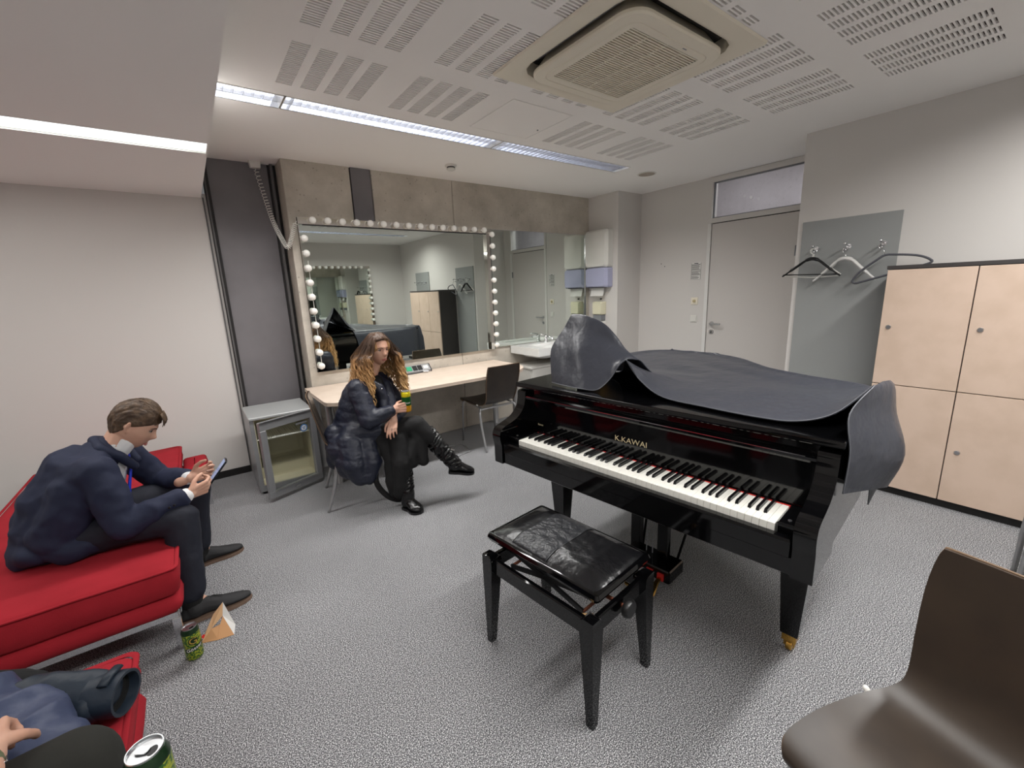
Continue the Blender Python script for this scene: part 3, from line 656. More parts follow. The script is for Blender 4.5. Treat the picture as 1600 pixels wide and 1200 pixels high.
# ================================================================ WASHBASIN
t = thing('washbasin', 'white rectangular washbasin with chrome tap below the plain mirror', 'sink', (3.05, 3.62, 0)); o_ = (3.05, 3.62, 0)
bx0, bx1, by0, by1, bz = 3.05, 4.05, 3.64, 4.165, 0.88
R = [[(x, y, z) for x, y in ((bx0+i, by0+i), (bx1-i, by0+i), (bx1-i, by1), (bx0+i, by1))] for z, i in ((bz-0.085, 0.006), (bz-0.012, 0.0), (bz, 0.003))]
R += [rrect((bx0+bx1)/2, by0+0.23, hx_, hy_, 0.06, z, 0)[:4] for hx_, hy_, z in ()]
P_('basin', MB().box(bx0, bx1, by0, by1, bz-0.09, bz-0.03, 0.004).box(bx0, bx0+0.16, by0, by1, bz-0.03, bz).box(bx1-0.16, bx1, by0, by1, bz-0.03, bz).box(bx0+0.16, bx1-0.16, by0, by0+0.045, bz-0.03, bz).box(bx0+0.16, bx1-0.16, by1-0.14, by1, bz-0.03, bz), ceram)
P_('basin_underside', MB().loft([rrect((bx0+bx1)/2, 3.93, 0.42, 0.20, 0.08, bz-0.0905), rrect((bx0+bx1)/2, 3.94, 0.38, 0.18, 0.08, bz-0.13), rrect((bx0+bx1)/2, 3.96, 0.26, 0.12, 0.08, bz-0.16)]), ceram, auto=40)
tap = P_('tap', MB().lathe([(0.026, bz), (0.024, bz+0.01), (0.021, bz+0.015), (0.021, bz+0.075), (0.018, bz+0.08)], (3.55, 4.09, 0), 18).tube([(3.55, 4.09, bz+0.055), (3.55, 4.04, bz+0.065), (3.55, 3.97, bz+0.055), (3.55, 3.965, bz+0.04)], 0.012, 10), chrome, auto=40)
part('tap_lever', MB().tube([(3.55, 4.09, bz+0.085), (3.50, 4.07, bz+0.10), (3.44, 4.06, bz+0.105)], 0.007, 8), chrome, tap, o_, smooth=True)
P_('overflow_hole', MB().lathe([(0.011, by0-0.001), (0.011, by0)], (3.78, 0, bz-0.035), 14, 'y'), blkp)
P_('trap_pipe', MB().tube([(3.55, 3.95, bz-0.15), (3.55, 3.95, 0.50), (3.55, 4.05, 0.47), (3.55, 4.15, 0.50)], 0.02, 12), chrome, smooth=True)
t = thing('drawer_cabinet', 'low white drawer cabinet standing under the washbasin', 'cabinet', (3.08, 3.80, 0)); o_ = (3.08, 3.80, 0)
P_('body', MB().box(3.08, 3.95, 3.82, 4.16, 0.06, 0.63), white)
P_('top_panel', MB().box(3.06, 3.97, 3.80, 4.165, 0.63, 0.65), white)
for a in (0.07, 0.355):
    dw = P_('drawer', MB().box(3.09, 3.94, 3.805, 3.8195, a, a+0.27), white)
    part('handle', MB().tube([(3.42, 3.805, a+0.2), (3.42, 3.785, a+0.2), (3.6, 3.785, a+0.2), (3.6, 3.805, a+0.2)], 0.005, 8), chromer, dw, o_)
for x in (3.12, 3.90):
    for y in (3.86, 4.12): P_('caster', MB().lathe([(0.02, 0.0), (0.025, 0.01), (0.025, 0.04), (0.02, 0.06)], (x, y, 0), 12), blkp)
# dispensers on the side wall
t = thing('paper_towel_dispenser', 'tall white and violet-tinted paper towel dispenser by the mirror', 'dispenser', (XC, 3.96, 1.52)); o_ = (XC, 3.96, 1.52)
def yz(y0, y1, z0, z1, r, x, n=5): return [(x, p[0], p[1]) for p in rrect((y0+y1)/2, (z0+z1)/2, (y1-y0)/2, (z1-z0)/2, r, 0, n)]
P_('cover', MB().loft([yz(3.765, 4.155, 1.77, 2.235, 0.03, XC-0.001), yz(3.765, 4.155, 1.77, 2.235, 0.04, XC-0.09), yz(3.80, 4.12, 1.785, 2.21, 0.05, XC-0.125)]), white, auto=40)
P_('tinted_tray', MB().loft([yz(3.77, 4.15, 1.52, 1.768, 0.02, XC-0.001), yz(3.77, 4.15, 1.52, 1.768, 0.03, XC-0.09), yz(3.80, 4.12, 1.54, 1.766, 0.04, XC-0.122)]), violet, auto=40)
P_('paper_sheet', MB().grid([[(XC-0.05-0.03*a, 3.86+0.22*b_, 1.521-0.11*a) for b_ in (0, 0.33, 0.66, 1)] for a in (0, 0.3, 0.6, 1)], 0.001), paperw)
P_('slot', MB().box(XC-0.10, XC-0.03, 3.84, 4.10, 1.517, 1.523), blkp)
P_('lock', MB().lathe([(0.008, XC-0.093), (0.008, XC-0.088)], (0, 3.79, 1.82), 12, 'x'), blkp)
t = thing('soap_dispenser', 'pale yellow wall soap dispenser below the paper towels', 'dispenser', (XC, 3.95, 1.08)); o_ = (XC, 3.95, 1.08)
P_('cover', MB().loft([yz(3.875, 4.035, 1.17, 1.34, 0.01, XC-0.001), yz(3.875, 4.035, 1.17, 1.34, 0.015, XC-0.08), yz(3.885, 4.025, 1.18, 1.33, 0.02, XC-0.095)]), yelp, auto=40)
P_('push_plate', MB().loft([yz(3.885, 4.025, 1.09, 1.168, 0.01, XC-0.001), yz(3.885, 4.025, 1.09, 1.168, 0.01, XC-0.085)]), greyp)
P_('wall_bracket', MB().loft([yz(3.88, 4.03, 1.04, 1.0895, 0.02, XC-0.001), yz(3.89, 4.02, 1.045, 1.0895, 0.02, XC-0.06)]), white)
P_('lock', MB().lathe([(0.009, XC-0.02), (0.009, XC-0.001)], (0, 3.955, 1.372), 12, 'x'), blkp)

# notices, switches by the door
t = thing('notice_sheet', 'small printed paper notice on the wall left of the door', 'notice', (XD, 2.895, 1.57)); o_ = (XD, 2.895, 1.57)
P_('sheet', MB().box(XD-0.002, XD-0.0005, 2.832, 2.958, 1.565, 1.765), paperw)
ln = MB(); random.seed(3)
ln.box(XD-0.0028, XD-0.0021, 2.87, 2.92, 1.748, 1.756)
for k in range(15):
    z = 1.735-k*0.011
    if k in (6, 11): continue
    ln.box(XD-0.0028, XD-0.0021, 2.84+random.random()*0.03, 2.95, z-0.0022, z+0.0022)
for y in (2.836, 2.954): ln.box(XD-0.0028, XD-0.0021, y-0.0012, y+0.0012, 1.57, 1.76)
for z in (1.57, 1.742, 1.67, 1.62): ln.box(XD-0.0028, XD-0.0021, 2.836, 2.954, z-0.001, z+0.001)
o = P_('printed_lines', ln, ink); o['kind'] = 'stuff'
t = thing('rotary_switch', 'cream rotary switch plate, upper of the two left of the door', 'switch', (XD, 2.895, 1.28)); o_ = (XD, 2.895, 1.28)
P_('plate', MB().box(XD-0.010, XD-0.001, 2.853, 2.937, 1.277, 1.361, 0.003), cream)
P_('dial', MB().lathe([(0.016, XD-0.022), (0.019, XD-0.012), (0.019, XD-0.010)], (0, 2.895, 1.319), 18, 'x').box(XD-0.026, XD-0.021, 2.892, 2.898, 1.304, 1.334), mat('dial_cream', (190, 176, 140), 0.4), auto=40)
t = thing('light_switch', 'white rocker light switch, lower of the two left of the door', 'switch', (XD, 2.895, 1.07)); o_ = (XD, 2.895, 1.07)
P_('plate', MB().box(XD-0.010, XD-0.001, 2.853, 2.937, 1.068, 1.152, 0.003), white)
P_('rocker', MB().loft([[(XD-0.010, y, z) for y, z in ((2.865, 1.08), (2.925, 1.08), (2.925, 1.14), (2.865, 1.14))], [(XD-0.013 if z > 1.1 else XD-0.018, y, z) for y, z in ((2.867, 1.082), (2.923, 1.082), (2.923, 1.138), (2.867, 1.138))]]), white)
for k, (y, z) in enumerate(((3.37, 1.78), (3.32, 1.745))):
    o = obj('wall_plug_hole', MB().lathe([(0.006, XD-0.0015), (0.006, XD-0.0002)], (0, y, z), 10, 'x'), ink); o['kind'] = 'structure'

# ================================================================ PANELS, HOOKS, HANGERS
def coat_panel(y0, y1, label, hooks, grp=None):
    o_ = (XR, (y0+y1)/2, 0.05); t = thing('coat_rack', label, 'coat rack', o_)
    part('board', MB().box(XR-0.016, XR-0.001, y0, y1, 0.05, 1.98), panelg, t, o_)
    for y in hooks:
        hk = part('coat_hook', MB().lathe([(0.017, XR-0.024), (0.017, XR-0.0165)], (0, y, 1.76), 16, 'x').tube([(XR-0.02, y, 1.76), (XR-0.11, y, 1.775)], 0.005, 8).tube([(XR-0.02, y, 1.75), (XR-0.05, y, 1.725), (XR-0.075, y, 1.73)], 0.004, 8), chrome, t, o_, auto=40)
        part('hook_knob', MB().sphere((XR-0.115, y, 1.776), 0.012, 8), chrome, hk, o_, smooth=True)
        part('hook_knob', MB().sphere((XR-0.08, y, 1.732), 0.009, 8), chrome, hk, o_, smooth=True)
    return t
coat_panel(0.93, 1.56, 'tall blue-grey coat panel on the wall between door and lockers', (1.44, 1.225, 1.01))
coat_panel(-0.86, -0.22, 'second blue-grey coat panel beyond the lockers, seen in the mirror', (-0.35, -0.54, -0.73))
def hanger(name, label, hook, prof, m, tilt=0, thick=0.006, bar=None, yaw=0, hookm=None, fill=True, hs=1.0):
    t = thing(name, label, 'hanger', hook, 0, 'clothes hangers on the coat panel')
    t.rotation_euler = (tilt, 0, yaw)
    hp = [(0.0, -0.018+0.018*math.cos(a)*0-0.018*math.cos(a), 0.018*math.sin(a)) for a in [math.radians(x) for x in range(-40, 215, 15)]]
    pts = [(0, 0.022*math.cos(math.radians(a))*hs, 0.022*math.sin(math.radians(a))*hs-0.015) for a in range(150, -91, -20)]+[(0, 0, -0.06), (0, 0, -0.085)]
    obj('hook', MB().tube(pts, 0.0026, 8), hookm or chrome, t, smooth=True)
    obj('arms', MB().tube(prof, thick, 10, sx=1.9 if fill else 1.0), m, t, smooth=True)
    if bar: obj('bar', MB().tube(bar, 0.0045, 8), m, t, smooth=True)
    return t
def arms(w, drop, up=0.02): return spline([(0, -w, -0.085-drop), (0, -w*0.93, -0.075-drop), (0, -w*0.5, -0.075-drop*0.45), (0, -0.045, -0.088), (0, 0, -0.075), (0, 0.045, -0.088), (0, w*0.5, -0.075-drop*0.45), (0, w*0.93, -0.075-drop), (0, w, -0.085-drop)], 5)
hanger('coat_hanger', 'black plastic coat hanger with a bar on the left hook', (XR-0.10, 1.435, 1.757), arms(0.205, 0.125), mat('black_hanger', (18, 18, 19), 0.35), thick=[0.006]*8+[0.010]*8+[0.014]*9+[0.010]*8+[0.006]*8, bar=[(0, -0.2, -0.198), (0, 0.2, -0.198)], tilt=0.03, hookm=white)
hanger('coat_hanger', 'thin white coat hanger directly behind the black one', (XR-0.075, 1.435, 1.757), arms(0.20, 0.115), white, thick=0.005, bar=[(0, -0.195, -0.21), (0, 0.0, -0.222), (0, 0.195, -0.21)], tilt=0.03, hookm=white)
hanger('coat_hanger', 'broad white wooden coat hanger on the middle hook', (XR-0.085, 1.22, 1.742), arms(0.20, 0.15), mat('white_wood', (215, 213, 210), 0.4), thick=[0.008]*8+[0.012]*8+[0.016]*9+[0.012]*8+[0.008]*8, tilt=0.0, hookm=chrome)
t = hanger('coat_hanger', 'grey velvet coat hanger hanging tilted on the right hook', (XR-0.115, 1.00, 1.752), spline([(0, 0.20, -0.225), (0, 0.215, -0.20), (0, 0.16, -0.15), (0, 0.05, -0.10), (0, 0, -0.085), (0, -0.05, -0.10), (0, -0.16, -0.15), (0, -0.215, -0.20), (0, -0.20, -0.225), (0, 0, -0.225), (0, 0.20, -0.225)], 5), mat('grey_velvet', (84, 84, 90), 0.9), thick=0.0075, tilt=-0.30, fill=False, yaw=0.10)

# ================================================================ LOCKERS
t = thing('locker_cabinet', 'wide cabinet of pale wood lockers with dark carcass by the right wall', 'locker', (3.81, 0.24, 0)); o_ = (3.81, 0.24, 0)
ly0, ly1, lx = -0.395, 0.885, 3.81
P_('carcass', MB().box(lx+0.021, XR-0.02, ly0, ly1, 0.055, 1.565), lockc)
P_('top_panel', MB().box(lx+0.002, XR-0.02, ly0-0.004, ly1+0.004, 1.567, 1.59), lockc)
P_('plinth', MB().box(lx+0.03, XR-0.02, ly0+0.01, ly1-0.01, 0.0, 0.052), baseb)
for c in range(3):
    y1 = ly1-0.002-c*0.4265; y0 = y1-0.4205
    for z0, z1 in ((0.058, 0.788), (0.794, 1.562)):
        d = P_('door', MB().box(lx, lx+0.019, y0, y1, z0, z1, 0.0012), woodl)
        yl = y1-0.045 if c != 1 else y1-0.05; zl = 1.185 if z0 > 0.5 else 0.40
        lk = part('lock', MB().lathe([(0.012, lx-0.007), (0.015, lx-0.003), (0.015, lx)], (0, yl, zl), 16, 'x'), chromer, d, o_, auto=40)

# ================================================================ GRAND PIANO (local x: bass to treble, y: away from the player)
PR = -math.radians(83.8); PO = (1.352, 1.15, 0)
t = thing('grand_piano', 'black lacquered grand piano with open keyboard and brass casters', 'piano', PO, PR)
OUT = [(0.75, 0.226), (0.75, 0.60), (0.745, 0.76), (0.69, 0.92), (0.55, 1.03), (0.34, 1.13), (0.16, 1.28), (0.0, 1.46), (-0.16, 1.58), (-0.36, 1.635), (-0.56, 1.61), (-0.70, 1.50), (-0.75, 1.34), (-0.75, 0.226)]
sm = spline([(x, y, 0) for x, y in OUT[1:-1]], 5); OUTS = [OUT[0]]+[(p.x, p.y) for p in sm]+[OUT[-1]]
def inset(poly, d):
    n = len(poly); c = []
    for i in range(n):
        a, b, e = Vector(poly[i-1]), Vector(poly[i]), Vector(poly[(i+1) % n]); t1 = (b-a).normalized(); t2 = (e-b).normalized()
        nn = Vector((-(t1+t2).y, (t1+t2).x)).normalized(); c.append((b.x+nn.x*d, b.y+nn.y*d))
    return c
rim = MB().loft([[(x, y, z) for x, y in inset(OUTS, d)] for z, d in ((0.63, 0.006), (0.636, 0.0), (0.972, 0.0), (0.978, 0.006))])
obj('case_rim', rim, blk, t, auto=30)
for s in (-1, 1):
    pf = spline([(0, 0.226, 0.978), (0, 0.174, 0.972), (0, 0.166, 0.93), (0, 0.152, 0.885), (0, 0.11, 0.842), (0, 0.055, 0.820), (0, 0.01, 0.808), (0, -0.018, 0.795), (0, -0.032, 0.765), (0, -0.030, 0.735), (0, -0.022, 0.700)], 4)
    poly = [(p.y, p.z) for p in pf]+[(-0.022, 0.60), (0.226, 0.60)]
    x0, x1 = (0.688, 0.75) if s > 0 else (-0.75, -0.688)
    obj('arm', MB().loft([[(x, y if 0 < i < len(poly)-1 else y, z) for i, (y, z) in enumerate(poly)] for x in (x0, x1)]), blk, t, auto=30)
obj('key_bed', MB().box(-0.748, 0.748, -0.012, 0.195, 0.60, 0.665, 0.004).box(-0.72, 0.72, 0.10, 0.55, 0.585, 0.632, 0.003), blk, t, auto=30)
obj('key_slip', MB().box(-0.687, 0.687, -0.016, 0.024, 0.655, 0.722, 0.008), blk, t, auto=30)
KX = -0.606
for s, a, b in ((-1, -0.687, KX-0.003), (1, KX+1.2272+0.003, 0.687)):
    kb = obj('key_block', MB().box(a, b, 0.026, 0.185, 0.665, 0.752, 0.006), blk, t, auto=30)
    obj('block_screw', MB().lathe([(0.006, 0.752), (0.006, 0.754)], ((a+b)/2, 0.06, 0), 12), chromer, kb)
fb = MB().loft([[(x, y, z) for y, z in ((0.188, 0.735), (0.196, 0.74), (0.1975, 0.915), (0.194, 0.928), (0.170, 0.932), (0.168, 0.943), (0.20, 0.948), (0.225, 0.948), (0.225, 0.735))] for x in (-0.687, 0.687)])
f_ = obj('fallboard', fb, blk, t)
obj('fallboard_hinge', MB().box(-0.68, 0.655, 0.1665, 0.1695, 0.9435, 0.9465), chrome, f_)
obj('name_felt', MB().box(-0.67, 0.67, 0.1845, 0.1875, 0.742, 0.7455), redfelt, t)
obj('case_front', MB().box(-0.688, 0.688, 0.205, 0.225, 0.948, 0.99), blk, t)
tm = text_mesh('K.KAWAI', 0.036, 0.0006, sx=1.15).mul(Matrix.Translation((-0.03, 0.1955, 0.826)) @ Matrix.Rotation(math.radians(90), 4, 'X'))
obj('gold_lettering', tm, gold, f_, label='gold K.KAWAI lettering')
tm = text_mesh('Kawai', 0.016, 0.0003).mul(Matrix.Translation((-0.60, 0.1952, 0.790)) @ Matrix.Rotation(math.radians(90), 4, 'X'))
obj('dealer_mark', tm, gold, f_)
wk = MB().box(0.0005, 0.0231, 0.028, 0.187, 0.700, 0.7425, 0.0012).mesh('white_key'); fixn(wk); wk.materials.append(ivory)
bk = MB().loft([[(-0.0055, 0.078, 0.74), (0.0055, 0.078, 0.74), (0.0055, 0.187, 0.74), (-0.0055, 0.187, 0.74)], [(-0.0050, 0.086, 0.7545), (0.0050, 0.086, 0.7545), (0.0050, 0.187, 0.755), (-0.0050, 0.187, 0.755)]]).mesh('black_key'); fixn(bk); bk.materials.append(ebony)
for k in range(52):
    o = bpy.data.objects.new('white_key', wk); COL.objects.link(o); o.parent = t; o.location.x = KX+k*0.0236
    if k < 51 and k % 7 in (0, 2, 3, 5, 6):   # the lowest white key is A
        o = bpy.data.objects.new('black_key', bk); COL.objects.link(o); o.parent = t; o.location.x = KX+(k+1)*0.0236+{0: 0.002, 2: -0.002, 3: 0.002, 5: -0.003, 6: 0}[k % 7]
lid_o = inset(OUTS, -0.012)
def clipy(poly, y, keep_low):
    out = []; n = len(poly)
    for i in range(n):
        a, b = poly[i], poly[(i+1) % n]; ia = (a[1] <= y) == keep_low; ib = (b[1] <= y) == keep_low
        if ia: out.append(a)
        if ia != ib: f = (y-a[1])/(b[1]-a[1]); out.append((a[0]+(b[0]-a[0])*f, y))
    return out
lo = [(x, (0.165 if y < 0.24 else y)) for x, y in lid_o]
for nm, pl_ in (('lid_flap', clipy(lo, 0.548, True)), ('lid', clipy(lo, 0.55, False))):
    obj(nm, MB().loft([[(x, y, z) for x, y in inset(pl_, d)] for z, d in ((0.992, 0.004), (0.996, 0.0), (1.014, 0.0), (1.019, 0.004))]), blk, t, auto=30)
for x in (-0.55, 0.45): obj('lid_hinge', MB().box(x-0.03, x+0.03, 0.50, 0.60, 1.0195, 1.021), brass, t)
def piano_leg(x, y, top=0.60):
    b = MB().loft([[(x+sx*w, y+sy*w, z) for sx, sy in ((-1, -1), (1, -1), (1, 1), (-1, 1))] for z, w in ((0.085, 0.030), (0.09, 0.032), (0.50, 0.056), (0.54, 0.058), (top, 0.058))])
    l = obj('leg', b, blk, t)
    obj('caster', MB().box(x-0.026, x+0.026, y-0.026, y+0.026, 0.052, 0.085).box(x-0.02, x-0.014, y-0.012, y+0.012, 0.02, 0.055).box(x+0.014, x+0.02, y-0.012, y+0.012, 0.02, 0.055).lathe([(0.020, x-0.012), (0.024, x-0.008), (0.024, x+0.008), (0.020, x+0.012)], (0, y, 0.024), 18, 'x'), brass, l, auto=40)
piano_leg(0.625, 0.40); piano_leg(-0.625, 0.40); piano_leg(-0.30, 1.33, 0.63)
ly = obj('pedal_lyre', MB().box(-0.155, -0.10, 0.42, 0.46, 0.12, 0.60, 0.003).box(0.0, 0.055, 0.42, 0.46, 0.12, 0.60, 0.003).box(-0.17, 0.11, 0.35, 0.50, 0.055, 0.125, 0.006), blk, t, auto=30)
obj('lyre_brace', MB().tube([(-0.12, 0.49, 0.12), (-0.2, 0.75, 0.63)], 0.007, 8).tube([(0.08, 0.49, 0.12), (0.12, 0.75, 0.63)], 0.007, 8), blk, ly, smooth=True)
obj('pedal_rod', MB().tube([(-0.075, 0.45, 0.12), (-0.075, 0.47, 0.60)], 0.003, 6).tube([(-0.04, 0.45, 0.12), (-0.04, 0.47, 0.60)], 0.003, 6).tube([(-0.01, 0.45, 0.12), (-0.01, 0.47, 0.60)], 0.003, 6), greyp, ly)
for x in (-0.055, 0.005, 0.065):
    pd = MB().loft([[(x-w, y, z-0.004), (x+w, y, z-0.004), (x+w*0.8, y, z+0.004), (x-w*0.8, y, z+0.004)] for y, z, w in ((0.36, 0.085, 0.010), (0.33, 0.083, 0.009), (0.30, 0.074, 0.012), (0.275, 0.062, 0.018), (0.25, 0.050, 0.022), (0.237, 0.045, 0.020), (0.228, 0.042, 0.012))])
    p = obj('pedal', pd, brass, t, auto=50)
    obj('pedal_felt', MB().box(x-0.016, x+0.016, 0.338, 0.349, 0.068, 0.105), redfelt, p)

# ---------------------------------------------------------------- cover
z0 = 1.024
def xr(y):
    for (a, b), (c, d) in zip(OUTS[1:-1], OUTS[2:]):
        if (b-y)*(d-y) <= 0 and abs(b-d) > 1e-6 and a > -0.4: return a+(c-a)*(y-b)/(d-b)
    return -0.3
def mainrow(y, lz, bump=0.0, ridge=0.0, sz=0.62):
    r = xr(y)+0.02; l = -0.775 if y < 1.35 else {1.5: -0.725, 1.6: -0.60}.get(y, -0.7)
    row = [(l-0.03, y, sz), (l-0.022, y, 0.86), (l+0.002, y, z0+0.004)]
    for k, f in enumerate((0.12, 0.28, 0.42, 0.52, 0.62, 0.73, 0.84, 0.93)):
        row.append((l+(r-l)*f, y+0.01*math.sin(k*2.1+y*5), z0+0.008+bump*math.sin(k*1.7+y*9)*0.5+ridge*max(0, f-0.6)**2*3))
    row += [(r, y, z0+0.006+ridge), (r+0.02, y+0.01, z0-0.06+ridge*0.6), (r+0.028, y+0.015, 0.88), (r+0.03, y+0.015, 0.76), (r+0.026, y+0.01, sz)]
    return row
R0 = [(-0.80, 0.66, 0.60), (-0.797, 0.64, 0.86), (-0.775, 0.60, z0+0.006), (-0.60, 0.62, z0+0.01), (-0.36, 0.60, z0+0.03), (-0.137, 0.315, 1.183), (-0.055, 0.30, 1.10), (0.07, 0.285, z0+0.014), (0.27, 0.258, z0+0.008), (0.47, 0.238, z0+0.008), (0.60, 0.25, z0+0.014),
      (0.70, 0.30, 1.075), (0.785, 0.36, 1.172), (0.752, 0.215, 1.10), (0.768, 0.20, 0.97), (0.763, 0.205, 0.83)]
R0 = R0[:12]+[(0.785, 0.36, 1.172)]+R0[13:]
R1 = [(-0.80, 0.74, 0.60), (-0.797, 0.73, 0.86), (-0.775, 0.72, z0+0.006), (-0.58, 0.72, z0+0.01), (-0.34, 0.68, z0+0.02), (-0.13, 0.48, 1.11), (-0.02, 0.46, 1.065), (0.12, 0.45, z0+0.02), (0.30, 0.44, z0+0.014), (0.48, 0.43, z0+0.014), (0.61, 0.44, z0+0.03),
      (0.71, 0.47, 1.09), (0.808, 0.52, 1.166), (0.836, 0.50, 1.05), (0.876, 0.49, 0.91), (0.846, 0.46, 0.79)]
R2 = [(-0.80, 0.86, 0.60), (-0.797, 0.86, 0.86), (-0.775, 0.86, z0+0.006), (-0.58, 0.86, z0+0.012), (-0.36, 0.84, z0+0.01), (-0.15, 0.74, z0+0.03), (0.0, 0.70, z0+0.02), (0.15, 0.68, z0+0.012), (0.32, 0.67, z0+0.02), (0.48, 0.66, z0+0.022), (0.60, 0.66, z0+0.03),
      (0.70, 0.66, z0+0.045), (0.788, 0.68, 1.10), (0.80, 0.68, 1.02), (0.825, 0.68, 0.88), (0.80, 0.66, 0.70)]
rows = [R0, R1, R2]
for y, b, rg in ((0.90, 0.010, 0.03), (1.08, 0.010, 0.015), (1.22, 0.008, 0.01), (1.34, 0.006, 0.008), (1.5, 0.006, 0.006), (1.6, 0.004, 0.004)):
    q = mainrow(y, 0, b, rg); rows.append(q[:16])
last = [(-0.52-0.04*0, 1.66, z) for z in (0.64, 0.86, z0)]
tail = [(-0.60, 1.645, 0.66), (-0.60, 1.645, 0.87), (-0.58, 1.635, z0-0.004)]+[(-0.57+0.04*k, 1.648+0.012*math.sin(k*0.6), z0+0.002) for k in range(8)]+[(-0.22, 1.62, z0-0.004), (-0.17, 1.61, 0.95), (-0.15, 1.60, 0.84), (-0.14, 1.60, 0.74), (-0.14, 1.60, 0.64)]
rows.append(tail)
rows.append([(x*1.0-0.003, y+0.035, min(z, 0.86)) for x, y, z in tail]); rows.append([(x, y+0.05, min(z, 0.60)) for x, y, z in tail])
cv = thing('piano_cover', 'dark grey vinyl cover draped over the piano with one corner folded up', 'cover', PO, PR)
S = surf(rows, 8, 5)
obj('draped_sheet', MB().grid(S, 0.0035), vinyl, cv, auto=60)
T = [[(-0.558, 0.250, z0+0.004), (-0.46, 0.228, z0+0.004), (-0.34, 0.222, z0+0.004), (-0.255, 0.245, z0+0.006), (-0.205, 0.285, 1.085), (-0.165, 0.300, 1.155), (-0.137, 0.315, 1.183)],
     [(-0.578, 0.265, 1.09), (-0.47, 0.246, 1.08), (-0.36, 0.242, 1.085), (-0.27, 0.27, 1.10), (-0.215, 0.30, 1.13), (-0.17, 0.32, 1.17), (-0.137, 0.33, 1.186)],
     [(-0.612, 0.31, 1.205), (-0.50, 0.300, 1.20), (-0.40, 0.285, 1.20), (-0.30, 0.315, 1.20), (-0.235, 0.345, 1.20), (-0.18, 0.36, 1.19), (-0.135, 0.36, 1.182)],
     [(-0.572, 0.37, 1.31), (-0.50, 0.362, 1.31), (-0.41, 0.355, 1.30), (-0.32, 0.37, 1.28), (-0.25, 0.375, 1.24), (-0.19, 0.38, 1.205), (-0.125, 0.385, 1.176)],
     [(-0.536, 0.405, 1.388), (-0.50, 0.405, 1.389), (-0.43, 0.405, 1.380), (-0.33, 0.405, 1.345), (-0.255, 0.405, 1.285), (-0.19, 0.405, 1.215), (-0.11, 0.41, 1.165)],
     [(-0.56, 0.46, 1.30), (-0.50, 0.47, 1.30), (-0.42, 0.48, 1.28), (-0.33, 0.48, 1.24), (-0.25, 0.47, 1.19), (-0.18, 0.46, 1.15), (-0.10, 0.46, 1.12)],
     [(-0.62, 0.54, 1.14), (-0.54, 0.57, 1.15), (-0.44, 0.58, 1.14), (-0.33, 0.56, 1.12), (-0.24, 0.54, 1.10), (-0.16, 0.52, 1.09), (-0.09, 0.51, 1.085)],
     [(-0.68, 0.64, z0+0.012), (-0.56, 0.66, z0+0.016), (-0.45, 0.66, z0+0.02), (-0.33, 0.63, z0+0.035), (-0.23, 0.60, z0+0.05), (-0.15, 0.57, z0+0.055), (-0.08, 0.55, z0+0.055)]]
obj('folded_corner', MB().grid(surf(T, 7, 6), 0.0035), vinyl, cv, auto=60)
# pale stitched hems
hem = [p for p in spline(R0[5:16], 8)]
obj('hem', MB().tube([Vector(p)+Vector((0, -0.001, 0.001)) for p in hem], 0.0022, 6), mat('cover_hem', (96, 98, 104), 0.4), cv, smooth=True)
obj('hem', MB().tube([Vector(p)+Vector((0, -0.001, 0.001)) for p in spline(T[0], 8)], 0.0022, 6), MATS['cover_hem'], cv, smooth=True)
obj('hanging_tip', MB().grid(surf([[(0.80, 0.44, 0.80), (0.815, 0.50, 0.80), (0.83, 0.56, 0.80)], [(0.80, 0.455, 0.76), (0.81, 0.50, 0.755), (0.815, 0.545, 0.76)], [(0.80, 0.475, 0.70), (0.80, 0.485, 0.70), (0.80, 0.495, 0.70)]], 4, 4), 0.003), vinyl, cv)

# ================================================================ PIANO BENCH
bo = Vector(PO)+Matrix.Rotation(PR, 3, 'Z') @ Vector((-0.034, -0.277, 0))
t = thing('piano_bench', 'black piano bench with worn padded leather seat and adjusting knob', 'bench', bo, PR)
hx, hy = 0.272, 0.178
for sx, sy in ((-1, -1), (1, -1), (1, 1), (-1, 1)):
    R = []
    for z, w in ((0.0, 0.013), (0.006, 0.0145), (0.33, 0.027), (0.40, 0.030), (0.425, 0.028), (0.435, 0.020)):
        cx, cy = sx*(hx+0.004-w*0.9+0.012), sy*(hy+0.004-w*0.9+0.012); R.append([(cx+a*w, cy+b_*w, z) for a, b_ in ((-1, -1), (1, -1), (1, 1), (-1, 1))])
    l = obj('leg', MB().loft(R), blk, t, auto=50)
for s in (-1, 1):
    obj('frame_rail', MB().box(-hx+0.03, hx-0.03, s*(hy-0.008)-0.012, s*(hy-0.008)+0.012, 0.355, 0.422, 0.005), blk, t, auto=40)
    obj('frame_rail', MB().box(s*(hx-0.008)-0.012, s*(hx-0.008)+0.012, -hy+0.03, hy-0.03, 0.36, 0.425, 0.005), blk, t, auto=40)
so = Vector((-0.022, 0.028))
S0 = MB().loft([rrect(so.x, so.y, a, b_, c, z, 4) for a, b_, c, z in ((0.272, 0.152, 0.012, 0.466), (0.290, 0.172, 0.014, 0.472), (0.296, 0.177, 0.014, 0.486), (0.290, 0.172, 0.012, 0.500), (0.284, 0.166, 0.012, 0.502))])
obj('seat_frame', S0, blk, t, auto=35)
def seatz(u, v):
    d = min(1, 3.2*(1-abs(u)))**0.6*min(1, 2.6*(1-abs(v)))**0.6
    return 0.500+0.030*d
G = [[(so.x+0.28*u, so.y+0.162*v, seatz(u, v)+0.0022*noise.noise(Vector((u*4, v*4, 3)))*(1-u*u)) for v in [(-1+j/14) for j in range(29)]] for u in [(-1+i/24) for i in range(49)]]
pad = obj('seat_pad', MB().grid(G, 0), leather, t, smooth=True)
